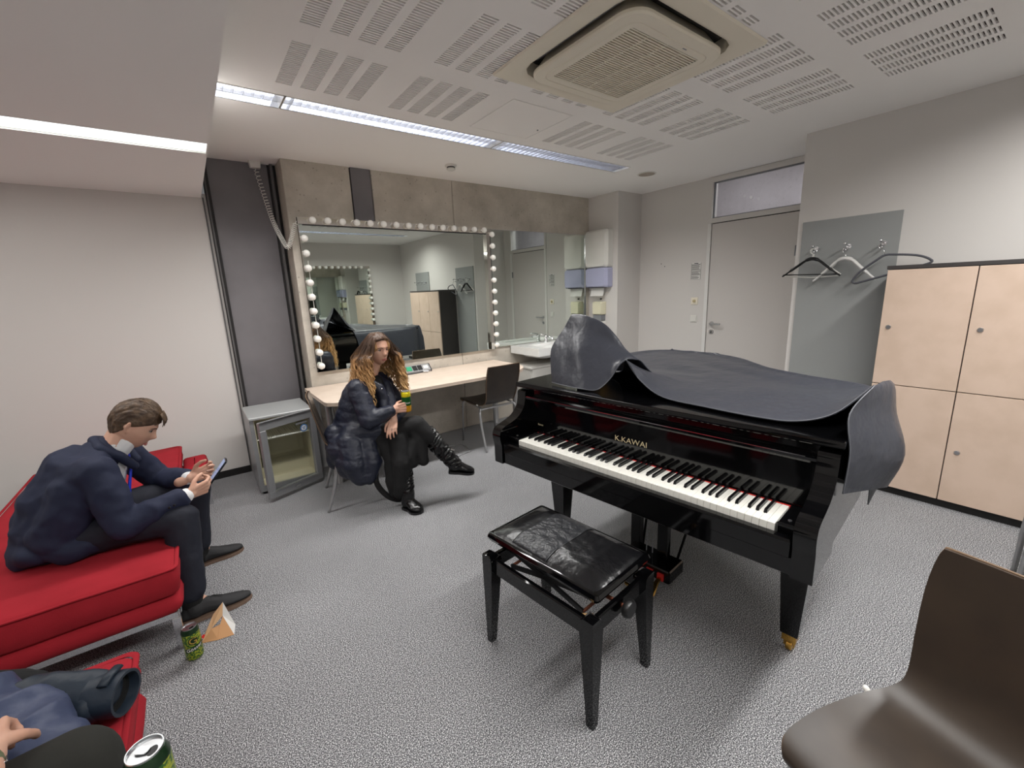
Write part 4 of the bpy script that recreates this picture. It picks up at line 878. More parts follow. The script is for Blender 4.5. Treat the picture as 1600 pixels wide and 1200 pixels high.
# tape patch with creases on the pad
Gp = [[(so.x-0.055+0.095*u, so.y+0.155*v, seatz((-0.055+0.095*u)/0.28, v*0.96)+0.0016+0.0010*noise.noise(Vector((u*3, v*5, 9)))) for v in [(-1+j/12) for j in range(25)]] for u in [(-1+i/12) for i in range(25)]]
obj('repair_tape', MB().grid(Gp, 0.0008), mat('black_tape', (40, 41, 44), 0.33, bump=(30, 0.8, 0.012)), pad, smooth=True)
cr = MB(); random.seed(12)
for k in range(13):
    u = random.uniform(-0.12, 0.03); v = random.uniform(-0.12, 0.10); a = random.uniform(0, PI); pts = []
    for q in range(6):
        pts.append((so.x+u, so.y+v, seatz(u/0.28, v/0.162)+0.0022)); a += random.uniform(-0.6, 0.6); u += 0.012*math.cos(a); v += 0.012*math.sin(a)
        u = max(-0.145, min(0.035, u)); v = max(-0.14, min(0.14, v))
    cr.tube(pts, 0.0011, 5)
obj('tape_creases', cr, MATS['black_tape'], pad, smooth=True)['kind'] = 'stuff'
for s in (-1, 1):
    for q in (-1, 1):
        obj('scissor_bar', MB().loft([[(x, s*0.12-0.004, z), (x, s*0.12+0.004, z), (x, s*0.12+0.004, z+0.02), (x, s*0.12-0.004, z+0.02)] for x, z in ((-0.19*q, 0.375), (0.0, 0.42), (0.19*q, 0.452))]), blkm, t)
obj('adjusting_shaft', MB().tube([(-0.19, 0, 0.392), (0.30, 0, 0.392)], 0.008, 10).tube([(-0.19, -0.12, 0.385), (-0.19, 0.12, 0.385)], 0.006, 8).tube([(0.19, -0.12, 0.385), (0.19, 0.12, 0.385)], 0.006, 8), mat('rusty_shaft', (110, 62, 44), 0.5, 0.6), t, smooth=True)
obj('adjusting_knob', MB().lathe([(0.016, 0.285), (0.034, 0.293), (0.036, 0.305), (0.030, 0.316), (0.010, 0.318)], (0, 0, 0.392), 22, 'x'), blkp, t, auto=40)
obj('corner_block', MB().prism([(hx-0.03, -hy+0.015), (hx-0.03, -hy+0.05), (hx-0.065, -hy+0.015)], 0.375, 0.415), mat('raw_wood_block', (196, 156, 104), 0.7), t)

# ================================================================ RED SEATS
def cushion_mb(hx, hy, z0_, z1_, r=0.04, seed=0):
    R = []
    for z, i in ((z0_, r*0.5), (z0_+0.015, r*0.08), ((z0_+z1_)/2, -0.006), (z1_-0.018, 0.0), (z1_-0.006, 0.008), (z1_, 0.03), (z1_+0.004, 0.14), (z1_+0.006, 0.3)):
        i = min(i, min(hx, hy)*0.9); R.append([(x+0.004*noise.noise(Vector((x*6+seed, y*6, z*9))), y+0.004*noise.noise(Vector((x*6, y*6+seed, z*9+5))), z+0.003*noise.noise(Vector((x*8, y*8, seed)))) for x, y, _ in rrect_dense(hx-i, hy-i, max(0.01, min(r, hx-i-0.001, hy-i-0.001)), z)])
    return MB().loft(R)
def rrect_dense(hx, hy, r, z):
    base = rrect(0, 0, hx, hy, r, z, 6); out = []
    n = len(base)
    for i in range(n):
        a, b = Vector(base[i]), Vector(base[(i+1) % n]); L_ = (b-a).length; k = max(1, 14) if i % 7 == 6 else 1
        for q in range(k): out.append(tuple(a.lerp(b, q/k)))
    return out
def red_seat(name, label, cat, loc, hx, hy, rz=0, seed=0, top=0.42):
    t = thing(name, label, cat, loc, rz, 'red upholstered seats on chrome frames')
    obj('base_cushion', cushion_mb(hx-0.006, hy-0.006, 0.185, 0.268, 0.03, seed), redf, t, auto=60)
    tc_ = obj('top_cushion', cushion_mb(hx, hy, 0.272, top-0.008, 0.035, seed+3), redf, t, auto=60)
    for z in (top-0.020,):
        ring = rrect_dense(hx+0.002, hy+0.002, 0.036, z); ring = [(x, y, z+0.003*noise.noise(Vector((x*7, y*7, seed+1)))) for x, y, z in ring]
        G = [[(x*(1+o/hx), y*(1+o/hy), z+dz) for x, y, z in ring+ring[:1]] for o, dz in ((-0.006, 0.006), (0.006, 0.010), (0.010, 0.004), (0.0, -0.002))]
        obj('flat_seam', MB().grid(G, 0), redf, tc_, smooth=True)
    f = MB()
    for s in (-1, 1):
        f.box(-hx+0.03, hx-0.03, s*(hy-0.035)-0.012, s*(hy-0.035)+0.012, 0.158, 0.184); f.box(s*(hx-0.035)-0.012, s*(hx-0.035)+0.012, -hy+0.047, hy-0.047, 0.158, 0.184)
    obj('frame', f, chrome, t)
    for sx in (-1, 1):
        for sy in (-1, 1): obj('leg', MB().box(sx*(hx-0.038)-0.0175, sx*(hx-0.038)+0.0175, sy*(hy-0.038)-0.0175, sy*(hy-0.038)+0.0175, 0, 0.158, 0.002), chrome, t)
    return t
red_seat('daybed', 'long red upholstered daybed by the left wall, the man sits on it', 'sofa', (-0.625, 3.25, 0), 0.405, 1.01, 0, 1)
red_seat('ottoman', 'small square red seat at the lower left with a jacket on it', 'sofa', (-0.72, 1.36, 0), 0.40, 0.40, 0, 7, top=0.41)
t = thing('red_cushion', 'small red seat piece beyond the far end of the daybed', 'cushion', (-0.14, 4.03, 0))
obj('cushion', cushion_mb(0.075, 0.16, 0.20, 0.33, 0.03, 4), redf, t, auto=60)
for sx in (-1, 1):
    for sy in (-1, 1): obj('leg', MB().box(sx*0.055-0.012, sx*0.055+0.012, sy*0.13-0.012, sy*0.13+0.012, 0, 0.2), chrome, t)

# ================================================================ SMALL THINGS ON THE FLOOR
def can_text(s, size, r, zc, a0, m, parent, name, sx=1.0):
    tm = text_mesh(s, size, 0.0003, sx=sx); tm.v = [((r+0.0006+z)*math.cos(a0+x/r), (r+0.0006+z)*math.sin(a0+x/r), zc+y) for x, y, z in tm.v]
    return obj(name, tm, m, parent)
def can(label, loc, a0, rz=0, kind='green', tilt=None, prints=True):
    t = thing('drink_can', label, 'can', loc, 0, None)
    if tilt: t.rotation_euler = tilt
    r = 0.033
    if kind == 'green':
        obj('can_body', MB().lathe([(0.024, 0.0), (0.029, 0.004), (r, 0.012), (r, 0.130)], n=36), canleaf, t, auto=40)
        obj('shoulder', MB().lathe([(r, 0.130), (r, 0.136), (0.0275, 0.149), (0.0262, 0.1495)], n=36), darkgreen, t, auto=40)
    else:
        obj('can_body', MB().lathe([(0.024, 0.0), (0.029, 0.004), (r, 0.012), (r, 0.050)], n=36), ambercan, t, auto=40)
        obj('can_band', MB().lathe([(r, 0.050), (r, 0.115)], n=36), greencan, t, auto=40)
        obj('shoulder', MB().lathe([(r, 0.115), (r, 0.138), (0.0275, 0.149), (0.0262, 0.1495)], n=36), goldcan, t, auto=40)
    lid = obj('can_lid', MB().lathe([(0.0262, 0.150), (0.0276, 0.153), (0.0272, 0.1555), (0.0255, 0.1555), (0.0245, 0.151), (0.010, 0.1505), (0.002, 0.1505)], n=36), canalu, t, auto=30)
    ca, sa = math.cos(a0), math.sin(a0)
    e = MB().lathe([(0.0095, 0.1508), (0.0095, 0.1514)], n=18); e.v = [(x*0.75+0.0125, y, z) for x, y, z in e.v]; e.mul(Matrix.Rotation(a0+0.5, 4, 'Z')); obj('opening', e, blkp, lid)
    g = MB().loft([rrect(-0.004, 0, 0.0115, 0.0075, 0.006, z, 4) for z in (0.1525, 0.1538)]).mul(Matrix.Rotation(a0+0.5, 4, 'Z')); obj('pull_tab', g, canalu, lid, auto=40)
    if kind == 'green' and prints:
        def disc(rad, lift, zc, m, nm, sy=1.0):
            mb = MB(); rings = []
            for q in range(1, 5): rings.append([((r+lift)*math.cos(a0+rad*q/4*math.cos(a)/r), (r+lift)*math.sin(a0+rad*q/4*math.cos(a)/r), zc+rad*q/4*sy*math.sin(a)) for a in [2*PI*k/28 for k in range(28)]])
            mb.loft(rings, cap1=False); obj(nm, mb, m, t)
        disc(0.0185, 0.0003, 0.098, darkgreen, 'label_disc')
        can_text('G', 0.040, r, 0.098, a0, mat('can_gold', (196, 160, 70), 0.35, 0.5) if 'can_gold' not in MATS else MATS['can_gold'], t, 'label_letter', 1.1)
        bd = MB(); bd.grid([[((r+0.0005)*math.cos(a0+x/r), (r+0.0005)*math.sin(a0+x/r), zc+0.006*x/0.03) for x in [-0.036+0.072*k/20 for k in range(21)]] for zc in (0.052, 0.072)], 0); obj('label_band', bd, darkgreen, t)
        tm = text_mesh('Gösser', 0.021, 0.0003, sx=1.0); tm.v = [((r+0.001+z)*math.cos(a0+x/r), (r+0.001+z)*math.sin(a0+x/r), 0.062+y+0.006*x/0.03) for x, y, z in tm.v]; obj('label_lettering', tm, white, t, label='white Gösser lettering')
    elif kind != 'green':
        tm = text_mesh('Gösser', 0.020, 0.0003, sx=0.95); tm.v = [((r+0.0008+z)*math.cos(a0+x/r), (r+0.0008+z)*math.sin(a0+x/r), 0.072+y) for x, y, z in tm.v]; obj('label_lettering', tm, white, t)
    return t
can('green beer can standing on the carpet beside the paper bag', (-0.213, 2.165, 0), math.atan2(-2.165, 0.213)+0.08)
can('green beer can held at the lower picture edge, opening up', (-0.182, 0.885, 0.615), math.atan2(-0.885, 0.182)+0.3)
can('yellow and green drink can in the seated woman\'s hand', (1.170, 2.905, 0.695), math.atan2(-2.905, -1.170)+0.1, kind='yellow')

# kraft paper bag tipped over
t = thing('paper_bag', 'open brown paper bag lying tipped on the carpet by the man\'s shoe', 'paper bag', (-0.10, 2.25, 0))
A, B_, C, D, E_ = (-0.09, -0.015, 0.002), (0.035, -0.05, 0.002), (0.045, 0.02, 0.004), (0.015, 0.035, 0.135), (-0.07, 0.05, 0.01)
F_ = (0.005, 0.02, 0.075)
obj('bag_side', MB().grid([[A, ((A[0]+B_[0])/2, -0.04, 0.002), B_], [(-0.045, 0.0, 0.045), (-0.01, 0.0, 0.05), F_]], 0.0008), kraft, t)
obj('bag_front', MB().grid([[A, (-0.045, 0.0, 0.045), F_], [E_, (-0.03, 0.045, 0.085), D]], 0.0008), mat('kraft_paper_light', (214, 172, 130), 0.8), t)
obj('bag_lining', MB().grid([[B_, F_], [C, D]], 0.0008), paperw, t)
obj('bag_gusset', MB().grid([[B_, (0.028, -0.02, 0.02)], [F_, (0.005, 0.02, 0.07)]], 0.0008), kraft, t)
obj('bag_print', MB().lathe([(0.008, 0.0), (0.008, 0.0012)], n=14).mul(Matrix.Translation((-0.078, 0.0, 0.022)) @ Matrix.Rotation(0.9, 4, 'X')), redfelt, t)

# floor box and cables
t = thing('floor_box', 'flush square floor socket box with thin metal rim near the wall', 'floor box', (1.92, 3.60, 0))
fb_ = [(-0.115, -0.17), (0.10, -0.125), (0.13, 0.11), (-0.03, 0.16)]
obj('lid', MB().prism([(x*0.95, y*0.95) for x, y in fb_], 0.0, 0.003), carpet, t)
obj('rim', MB().tube([(x, y, 0.0025) for x, y in fb_+fb_[:1]], 0.003, 6), chromer, t)
t = thing('extension_plug', 'white plug with cables lying on the carpet behind the raised boot', 'plug', (1.78, 3.72, 0))
obj('plug_body', MB().capsule((-0.02, 0, 0.025), 0.024, (0.03, 0.0, 0.022), 0.020), white, t, smooth=True)
for k in range(3): obj('cable', MB().tube(spline([(0.03, 0.005*k, 0.02), (0.06, -0.02+0.008*k, 0.016), (0.085+0.01*k, -0.06, 0.007), (0.10+0.012*k, -0.11, 0.004)], 6), 0.0045, 8), white, t, smooth=True)

# ================================================================ PEOPLE
def head_pts(nl=44, nm=56, hair=None, female=False):
    """head in its own frame: x forward, y to the left, z up, centred between the eyes' height; hair(dx,dy,dz)->offset or None"""
    rows = []
    for i in range(nl+1):
        th = -PI/2+PI*i/nl; row = []
        for j in range(nm):
            ph = 2*PI*j/nm; dx, dy, dz = math.cos(th)*math.cos(ph), math.cos(th)*math.sin(ph), math.sin(th)
            z = dz*0.118; az = abs(z)/0.1181
            cp_, sp_ = math.cos(ph), math.sin(ph)
            ex = (1-az**3.6)**0.5 if z < 0 else (1-az**2.3)**0.5
            x = cp_*(0.089*ex if cp_ > 0 else 0.100*(1-az**2.2)**0.5); y = sp_*0.074*(1-az**2.5)**0.5
            if z < 0:
                q = (-z/0.118); y *= 1-0.30*q**1.6
                if cp_ < 0: x *= 1-0.42*q
            dx = max(dx, 0.0) if False else dx
            if dx > 0:
                f = max(0, dx); gy = lambda c, s: math.exp(-((y-c)/s)**2); gz = lambda c, s: math.exp(-((z-c)/s)**2)
                k = f**0.5
                x += k*(0.024*gy(0, 0.011)*gz(-0.030, 0.014)+0.013*gy(0, 0.009)*gz(-0.010, 0.018))     # nose
                x += k*0.005*gz(0.024, 0.012)*math.exp(-(y/0.045)**2)                                   # brow
                x -= k*0.010*(gy(0.031, 0.014)+gy(-0.031, 0.014))*gz(0.003, 0.011)                      # sockets
                x += k*0.006*gy(0, 0.020)*gz(-0.062, 0.008)-k*0.003*gy(0, 0.022)*gz(-0.073, 0.004)+k*0.006*gy(0, 0.018)*gz(-0.080, 0.006)
                x += k*0.010*gy(0, 0.020)*gz(-0.104, 0.013)                                             # chin
                x += k*0.004*(gy(0.040, 0.016)+gy(-0.040, 0.016))*gz(-0.028, 0.018)                     # cheeks
            n = Vector((dx, dy, dz))
            if hair: o = hair(dx, dy, dz); x += n.x*o; y += n.y*o; z += n.z*o
            row.append((x, y, z))
        rows.append(row)
    return rows
def head_mb(M_, s=1.0, **k):
    return MB().loft([[M_ @ (Vector(p)*s) for p in r] for r in head_pts(**k)[1:-1]])
def ears(mb, M_, s=1.0):
    for q in (-1, 1):
        for a, b, r in (((-0.008, 0.074, 0.012), (-0.014, 0.080, 0.018), 0.008), ((-0.014, 0.080, 0.018), (-0.018, 0.078, -0.005), 0.008), ((-0.018, 0.078, -0.005), (-0.006, 0.070, -0.028), 0.007)):
            mb.capsule(M_ @ (Vector((a[0], a[1]*q, a[2]))*s), r*s, M_ @ (Vector((b[0], b[1]*q, b[2]))*s), r*s, 8)
    return mb
def hand_mb(mb, w, d, n, thumb_side, curls=(40, 45, 50, 55), s=1.0, thumb=(0.6, 0.5), spread=0.10):
    """w wrist, d finger direction, n palm normal, thumb_side +1/-1; curls in degrees at each joint"""
    w = Vector(w); d = Vector(d).normalized(); n = Vector(n); n = (n-d*n.dot(d)).normalized(); l = d.cross(n)*thumb_side
    kn = []
    for k, (off, ln) in enumerate(((0.031, 0.092), (0.0105, 0.096), (-0.0105, 0.092), (-0.030, 0.084))):
        a = w+d*0.012+l*off*0.6*s; b = w+d*ln*s+l*off*s; kn.append(b); mb.capsule(a, 0.0145*s, b, 0.0105*s, 10)
    mb.capsule(w-d*0.05, 0.026*s, w+d*0.015, 0.025*s)
    tips = []
    for k, L_ in enumerate((0.072, 0.080, 0.074, 0.058)):
        p = kn[k]; ang = 0; r = (0.0090, 0.0092, 0.0088, 0.0078)[k]*s; dd = (d+l*spread*(1.5-k)*0.5).normalized()
        for q, fr in enumerate((0.46, 0.30, 0.24)):
            ang += math.radians(curls[k])*(0.9, 1.15, 0.7)[q]; v_ = (dd*math.cos(ang)+n*math.sin(ang)).normalized()
            e_ = p+v_*L_*fr*s; mb.capsule(p, r, e_, r*0.92, 10); p = e_; r *= 0.92
        tips.append(p)
    a = w+d*0.025*s+l*0.022*s; b = a+(d*0.55+l*0.62+n*thumb[0]).normalized()*0.040*s; c = b+(d*0.75+l*0.15+n*thumb[1]).normalized()*0.034*s; e_ = c+(d*0.8-l*0.12+n*thumb[1]).normalized()*0.026*s
    mb.capsule(a, 0.0155*s, b, 0.0115*s, 10).capsule(b, 0.0112*s, c, 0.0098*s, 10).capsule(c, 0.0098*s, e_, 0.0085*s, 10)
    return mb
def facekit(parent, M_, s, org, lipc=lipm, eye=True):
    def at_(x, y, z): return M_ @ (Vector((x, y, z))*s)
    R = M_.to_3x3()
    for q in (-1, 1):
        e_ = MB().sphere(at_(0.0680, q*0.030, 0.003), 0.0108*s, 8, R=R); a = obj('eye', MB_org(e_, org), eyew, parent, smooth=True)
        i_ = MB().sphere(at_(0.0745, q*0.0298, 0.002), 0.0062*s, 6, R=R); obj('iris', MB_org(i_, org), eyeb, a, smooth=True)
        lid_ = MB().tube([at_(0.0750, q*0.0185, 0.004), at_(0.0795, q*0.026, 0.0090), at_(0.0780, q*0.034, 0.0085), at_(0.0700, q*0.0430, 0.004)], 0.0020*s, 6); obj('eyelid', MB_org(lid_, org), browm, parent, smooth=True)
        b_ = MB().tube([at_(0.0925, q*0.014, 0.019), at_(0.0895, q*0.026, 0.0235), at_(0.0815, q*0.038, 0.0225), at_(0.0700, q*0.048, 0.0165)], [0.0014*s, 0.0022*s, 0.0019*s, 0.0010*s], 6, sx=0.8); obj('eyebrow', MB_org(b_, org), browm, parent, smooth=True)
    for z, r in ((-0.0665, 0.0027), (-0.0745, 0.0034)):
        l_ = MB().tube([at_(0.0800, -0.023, -0.070), at_(0.0875, -0.011, z), at_(0.0905, 0.0, z-0.0004), at_(0.0875, 0.011, z), at_(0.0800, 0.023, -0.070)], [0.001*s, r*s, r*1.1*s, r*s, 0.001*s], 8); obj('lip', MB_org(l_, org), lipc, parent, smooth=True)
def MB_org(mb, org):
    o = Vector(org); mb.v = [tuple(Vector(p)-o) for p in mb.v]; return mb
def frame(c, yaw_, pitch_, roll_=0):
    return Matrix.Translation(c) @ Matrix.Rotation(yaw_, 4, 'Z') @ Matrix.Rotation(pitch_, 4, 'Y') @ Matrix.Rotation(roll_, 4, 'X')
def wrinkle(f1, a1, f2=0, a2=0, seed=0):
    sv = Vector((seed, seed*1.7, 3))
    def g(p):
        r = a1*(1-2*abs(noise.noise(p*f1+sv)))
        if f2: r += a2*noise.noise(p*f2+sv)
        return r
    return g
def cloth(name, parent, org, chains, m, vox=0.008, smooth=5, disp=None, extra=None, **k):
    mb = MB()
    for c in chains: mb.chain(c)
    if extra: extra(mb)
    return skinmesh(name, mb, m, parent, vox, smooth, disp, org, **k)
def shoe(name, parent, org, heel, toe, m, sole, up=(0, 0, 1), h=0.075, w=0.043, ankle=None, ar=0.042):
    heel, toe = Vector(heel), Vector(toe); d = (toe-heel).normalized(); up = Vector(up); up = (up-d*up.dot(d)).normalized(); L_ = (toe-heel).length
    mb = MB()
    sc = d.cross(up)
    R = []
    for f, wd_, ht in ((0.0, 0.55, 0.62), (0.05, 0.75, 0.85), (0.2, 0.82, 1.12), (0.38, 0.80, 1.08), (0.55, 0.92, 0.80), (0.72, 1.0, 0.60), (0.88, 0.82, 0.46), (0.97, 0.5, 0.34), (1.0, 0.3, 0.26)):
        c = heel+d*L_*f; R.append([c+sc*w*wd_*math.cos(a)*(1.0 if math.sin(a) < 0.3 else 0.9)+up*(0.018+max(-0.012, h*ht*(0.5+0.5*math.sin(a)))) for a in [2*PI*k/16 for k in range(16)]])
    mb.loft(R)
    if ankle: mb.chain([(heel+d*L_*0.2+up*0.06, ar), (Vector(ankle), ar*0.95)])
    s_ = skinmesh(name, mb, m, parent, 0.005, 3, None, org)
    so_ = MB(); ring = []
    for f, wd_ in ((0.0, 0.5), (0.06, 0.8), (0.25, 0.82), (0.42, 0.78), (0.6, 0.98), (0.75, 1.03), (0.9, 0.82), (0.985, 0.45)): ring.append((f, wd_))
    poly = [heel+d*L_*(f-0.01)+sc*w*wd_ for f, wd_ in ring]+[toe+d*0.004]+[heel+d*L_*(f-0.01)-sc*w*wd_ for f, wd_ in ring[::-1]]
    so_.loft([[p+up*z for p in poly] for z in (0.001, 0.018)])
    obj('sole', MB_org(so_, org), sole, s_)
    return s_

# ---------------------------------------------------------------- man on the daybed
org = Vector((-0.60, 2.74, 0.42)); V = Vector
pelv, chest, neckb = V((-0.60, 2.74, 0.52)), V((-0.51, 2.76, 0.74)), V((-0.385, 2.77, 0.865))
hc = V((-0.302, 2.775, 0.955)); HM = frame(hc, math.radians(-4), math.radians(37)); HS = 1.0
shR, shL, elR, elL = V((-0.45, 2.590, 0.800)), V((-0.40, 2.945, 0.805)), V((-0.385, 2.51, 0.555)), V((-0.27, 2.98, 0.575))
wrR, wrL = V((-0.145, 2.555, 0.605)), V((-0.130, 2.775, 0.615))
hpR, hpL, knR, knL = V((-0.57, 2.65, 0.50)), V((-0.57, 2.84, 0.50)), V((-0.185, 2.530, 0.505)), V((-0.125, 2.945, 0.490))
anR, anL = V((-0.205, 2.455, 0.11)), V((-0.165, 2.975, 0.10))
b = MB()
b.chain([(pelv, 0.13), (chest, 0.13), (neckb, 0.062), (hc+(HM.to_3x3() @ V((-0.02, 0, -0.06))), 0.056)])
b.chain([(chest+V((0, -0.08, 0.05)), 0.07), (shR, 0.055), (elR, 0.042), (wrR, 0.028)]).chain([(chest+V((0, 0.08, 0.05)), 0.07), (shL, 0.055), (elL, 0.042), (wrL, 0.028)])
b.chain([(hpR, 0.085), (knR, 0.055), (anR, 0.034), (anR+V((0.08, -0.0, -0.075)), 0.02)]).chain([(hpL, 0.085), (knL, 0.055), (anL, 0.034), (anL+V((0.08, 0.01, -0.065)), 0.02)])
hb_ = head_mb(HM, HS); b.add(hb_.v, hb_.f); ears(b, HM, HS)
hand_mb(b, wrR, (0.90, 0.33, 0.10), (-0.25, 0.93, 0.30), 1, (46, 50, 54, 58), 0.97, (0.5, 0.5))
hand_mb(b, wrL, (0.93, -0.10, 0.22), (0.0, -0.85, 0.50), -1, (40, 46, 52, 56), 0.97, (0.4, 0.4))
man = skinmesh('person', b, skin, None, 0.0045, 2, None, org, label='man in a navy suit sitting hunched on the red daybed, looking at his phone', category='person')
man.location = org
facekit(man, HM, HS, org)
def man_hair(dx, dy, dz):
    front = max(0.0, dx); side = abs(dy)
    line = 0.42*front**1.5+(-0.05 if dx > 0 else -0.05-0.62*min(1, -dx*1.5))-0.02
    if dx > -0.15 and side > 0.5: line = max(line, -0.06+0.42*max(0, dx))
    m = max(0, min(1, (dz-line)/0.14)); m = m*m*(3-2*m)
    top = 0.010+0.012*max(0, dz)+0.010*max(0, dx)*max(0, dz)
    return -0.012+m*(0.009+top*0.8+0.005*noise.noise(V((dx*2.2, dy*9, dz*3)))+0.003*noise.noise(V((dx*6, dy*26, dz*8))))
hh = MB_org(head_mb(HM, HS, nl=80, nm=140, hair=man_hair), org); hair_o = obj('hair', hh, hairm, man, smooth=True)
st = MB(); random.seed(5); R3 = HM.to_3x3()
for k in range(260):   # locks swept from the crown to the forehead
    y = random.uniform(-0.066, 0.066); a0 = random.uniform(-0.5, 0.2); a1 = a0+random.uniform(0.5, 1.0); pts = []
    for q in range(6):
        a = a0+(min(a1, 1.02)-a0)*q/5; rr_ = 1.0
        c = math.sqrt(max(0.05, 1-(y/0.084)**2)); p = V((0.104*math.sin(a)*c, y*(1-0.1*q/5), 0.136*math.cos(a)*c+0.002*random.random()))
        pts.append(HM @ (p*HS))
    st.tube(pts, [0.0008, 0.0022, 0.0026, 0.0026, 0.002, 0.0006], 5)
for k in range(70):   # fringe tips over the forehead
    y = random.uniform(-0.05, 0.055); p0 = V((0.085, y, 0.080)); pts = [HM @ (V((0.070, y, 0.100))*HS), HM @ (V((0.088, y*1.02, 0.085))*HS), HM @ (V((0.100, y*1.04-0.004, 0.064+random.uniform(0, 0.014)))*HS), HM @ (V((0.106+random.uniform(-0.004, 0.006), y*1.05-0.008, 0.050+random.uniform(-0.006, 0.02)))*HS)]
    st.tube(pts, [0.002, 0.0024, 0.002, 0.0005], 5)
obj('hair_locks', MB_org(st, org), hairm, hair_o, smooth=True)['kind'] = 'stuff'
wj = wrinkle(7, 0.010, 24, 0.005, 2)
def jx(mb):
    mb.sphere((-0.70, 2.735, 0.485), 0.11, 10, (0.95, 1.55, 0.6)); mb.sphere((-0.56, 2.57, 0.475), 0.07, 8, (1.5, 0.55, 0.75))
    mb.capsule((-0.76, 2.66, 0.455), 0.035, (-0.76, 2.83, 0.455), 0.035)
jk = cloth('suit_jacket', man, org, [[(V((-0.645, 2.74, 0.52)), 0.150), (V((-0.60, 2.745, 0.64)), 0.150), (V((-0.535, 2.755, 0.755)), 0.140)], [(V((-0.62, 2.64, 0.54)), 0.10), (V((-0.52, 2.63, 0.72)), 0.10)], [(V((-0.62, 2.85, 0.54)), 0.10), (V((-0.52, 2.88, 0.72)), 0.10)],
    [(V((-0.50, 2.67, 0.795)), 0.085), (V((-0.425, 2.77, 0.835)), 0.078), (V((-0.47, 2.87, 0.795)), 0.085)],
    [(V((-0.50, 2.65, 0.78)), 0.085), (shR, 0.074), (elR, 0.060), (wrR-(wrR-elR).normalized()*0.035, 0.044)], [(V((-0.48, 2.89, 0.78)), 0.085), (shL, 0.074), (elL, 0.060), (wrL-(wrL-elL).normalized()*0.045, 0.044)]], suit, 0.009, 5, wj, jx)
dcuff = (wrR-elR).normalized(); dcl = (wrL-elL).normalized()
cloth('white_shirt', man, org, [[(V((-0.43, 2.77, 0.80)), 0.085), (V((-0.49, 2.76, 0.66)), 0.10)]], cotton, 0.009, 3)
cuf = cloth('shirt_cuff', man, org, [[(wrR-dcuff*0.06, 0.039), (wrR-dcuff*0.008, 0.037)]], cotton, 0.006, 2)
cloth('shirt_cuff', man, org, [[(wrL-dcl*0.06, 0.038), (wrL-dcl*0.016, 0.036)]], cotton, 0.006, 2)
for k in range(4):
    p = wrR-dcuff*(0.055+0.020*k)+V((0, -0.046, -0.004)); obj('sleeve_button', MB_org(MB().sphere(p, 0.0065, 6, (1, 0.5, 1)), org), blkp, jk, smooth=True)
# shirt collar, lapels and tie
nk = hc+(R3 @ V((-0.015, 0, -0.085)))
cloth('shirt_collar', man, org, [[(V((-0.385, 2.772, 0.862)), 0.066), (V((-0.362, 2.773, 0.880)), 0.060)]], cotton, 0.006, 3)
cloth('jacket_collar', man, org, [[(V((-0.43, 2.70, 0.875)), 0.026), (V((-0.455, 2.775, 0.905)), 0.026), (V((-0.43, 2.85, 0.875)), 0.026)], [(V((-0.43, 2.70, 0.875)), 0.026), (V((-0.37, 2.685, 0.83)), 0.024), (V((-0.33, 2.72, 0.76)), 0.02)], [(V((-0.43, 2.85, 0.875)), 0.026), (V((-0.37, 2.87, 0.83)), 0.024), (V((-0.33, 2.83, 0.76)), 0.02)]], suit, 0.007, 3, wrinkle(9, 0.002))
obj('necktie', MB_org(MB().tube([(-0.345, 2.77, 0.82), (-0.350, 2.76, 0.74), (-0.365, 2.72, 0.665), (-0.372, 2.69, 0.615)], [0.010, 0.015, 0.019, 0.02], 10, sx=0.35, up=(0, 1, 0)), org), bluet, man, smooth=True)
cloth('trousers', man, org, [[(V((-0.62, 2.68, 0.51)), 0.098), (hpR, 0.096), (V((-0.36, 2.585, 0.515)), 0.083), (knR, 0.072), (V((-0.20, 2.49, 0.30)), 0.070), (V((-0.205, 2.462, 0.155)), 0.064)],
    [(V((-0.62, 2.80, 0.51)), 0.098), (hpL, 0.096), (V((-0.34, 2.90, 0.505)), 0.083), (knL, 0.072), (V((-0.155, 2.965, 0.30)), 0.068), (V((-0.165, 2.972, 0.150)), 0.062)], [(V((-0.62, 2.67, 0.5)), 0.1), (V((-0.62, 2.81, 0.5)), 0.1)]], trou, 0.009, 4, wrinkle(9, 0.004, 30, 0.002, 5))
for an in (anR, anL): cloth('sock', man, org, [[(an+V((-0.002, 0, 0.07)), 0.044), (an+V((0.0, 0, -0.04)), 0.046)]], blackc, 0.006, 2, wrinkle(20, 0.002))
sh = shoe('shoe', man, org, (-0.258, 2.437, 0.0), (0.033, 2.450, 0.0), shoel, solem, ankle=(-0.205, 2.452, 0.085), ar=0.044)
lc_ = MB()
for k in range(4): x = -0.175+0.022*k; lc_.tube([(x, 2.425, 0.098-0.012*k), (x+0.008, 2.447, 0.108-0.012*k), (x+0.012, 2.468, 0.098-0.012*k)], 0.0022, 6)
lc_.tube(spline([(-0.135, 2.447, 0.092), (-0.12, 2.425, 0.105), (-0.085, 2.425, 0.090), (-0.10, 2.445, 0.085), (-0.135, 2.447, 0.090)], 4), 0.002, 6)
obj('laces', MB_org(lc_, org), blkp, sh, smooth=True)
shoe('shoe', man, org, (-0.215, 2.965, 0.0), (0.045, 3.000, 0.0), shoel, solem, ankle=(-0.165, 2.975, 0.085), ar=0.044)
# phone in his hands
pc = V((-0.005, 2.665, 0.655)); t = thing('phone', 'dark smartphone held in both hands of the man in the suit', 'phone', pc)
t.rotation_euler = (0, math.radians(-50), 0)
obj('phone_body', MB().loft([rrect(0, 0, 0.070, 0.035, 0.008, z, 4) for z in (-0.0045, 0.0045)]), phonem, t, auto=40)
obj('phone_screen', MB().loft([rrect(0, 0, 0.064, 0.031, 0.004, z, 3) for z in (0.0046, 0.0052)]), screenm, t)

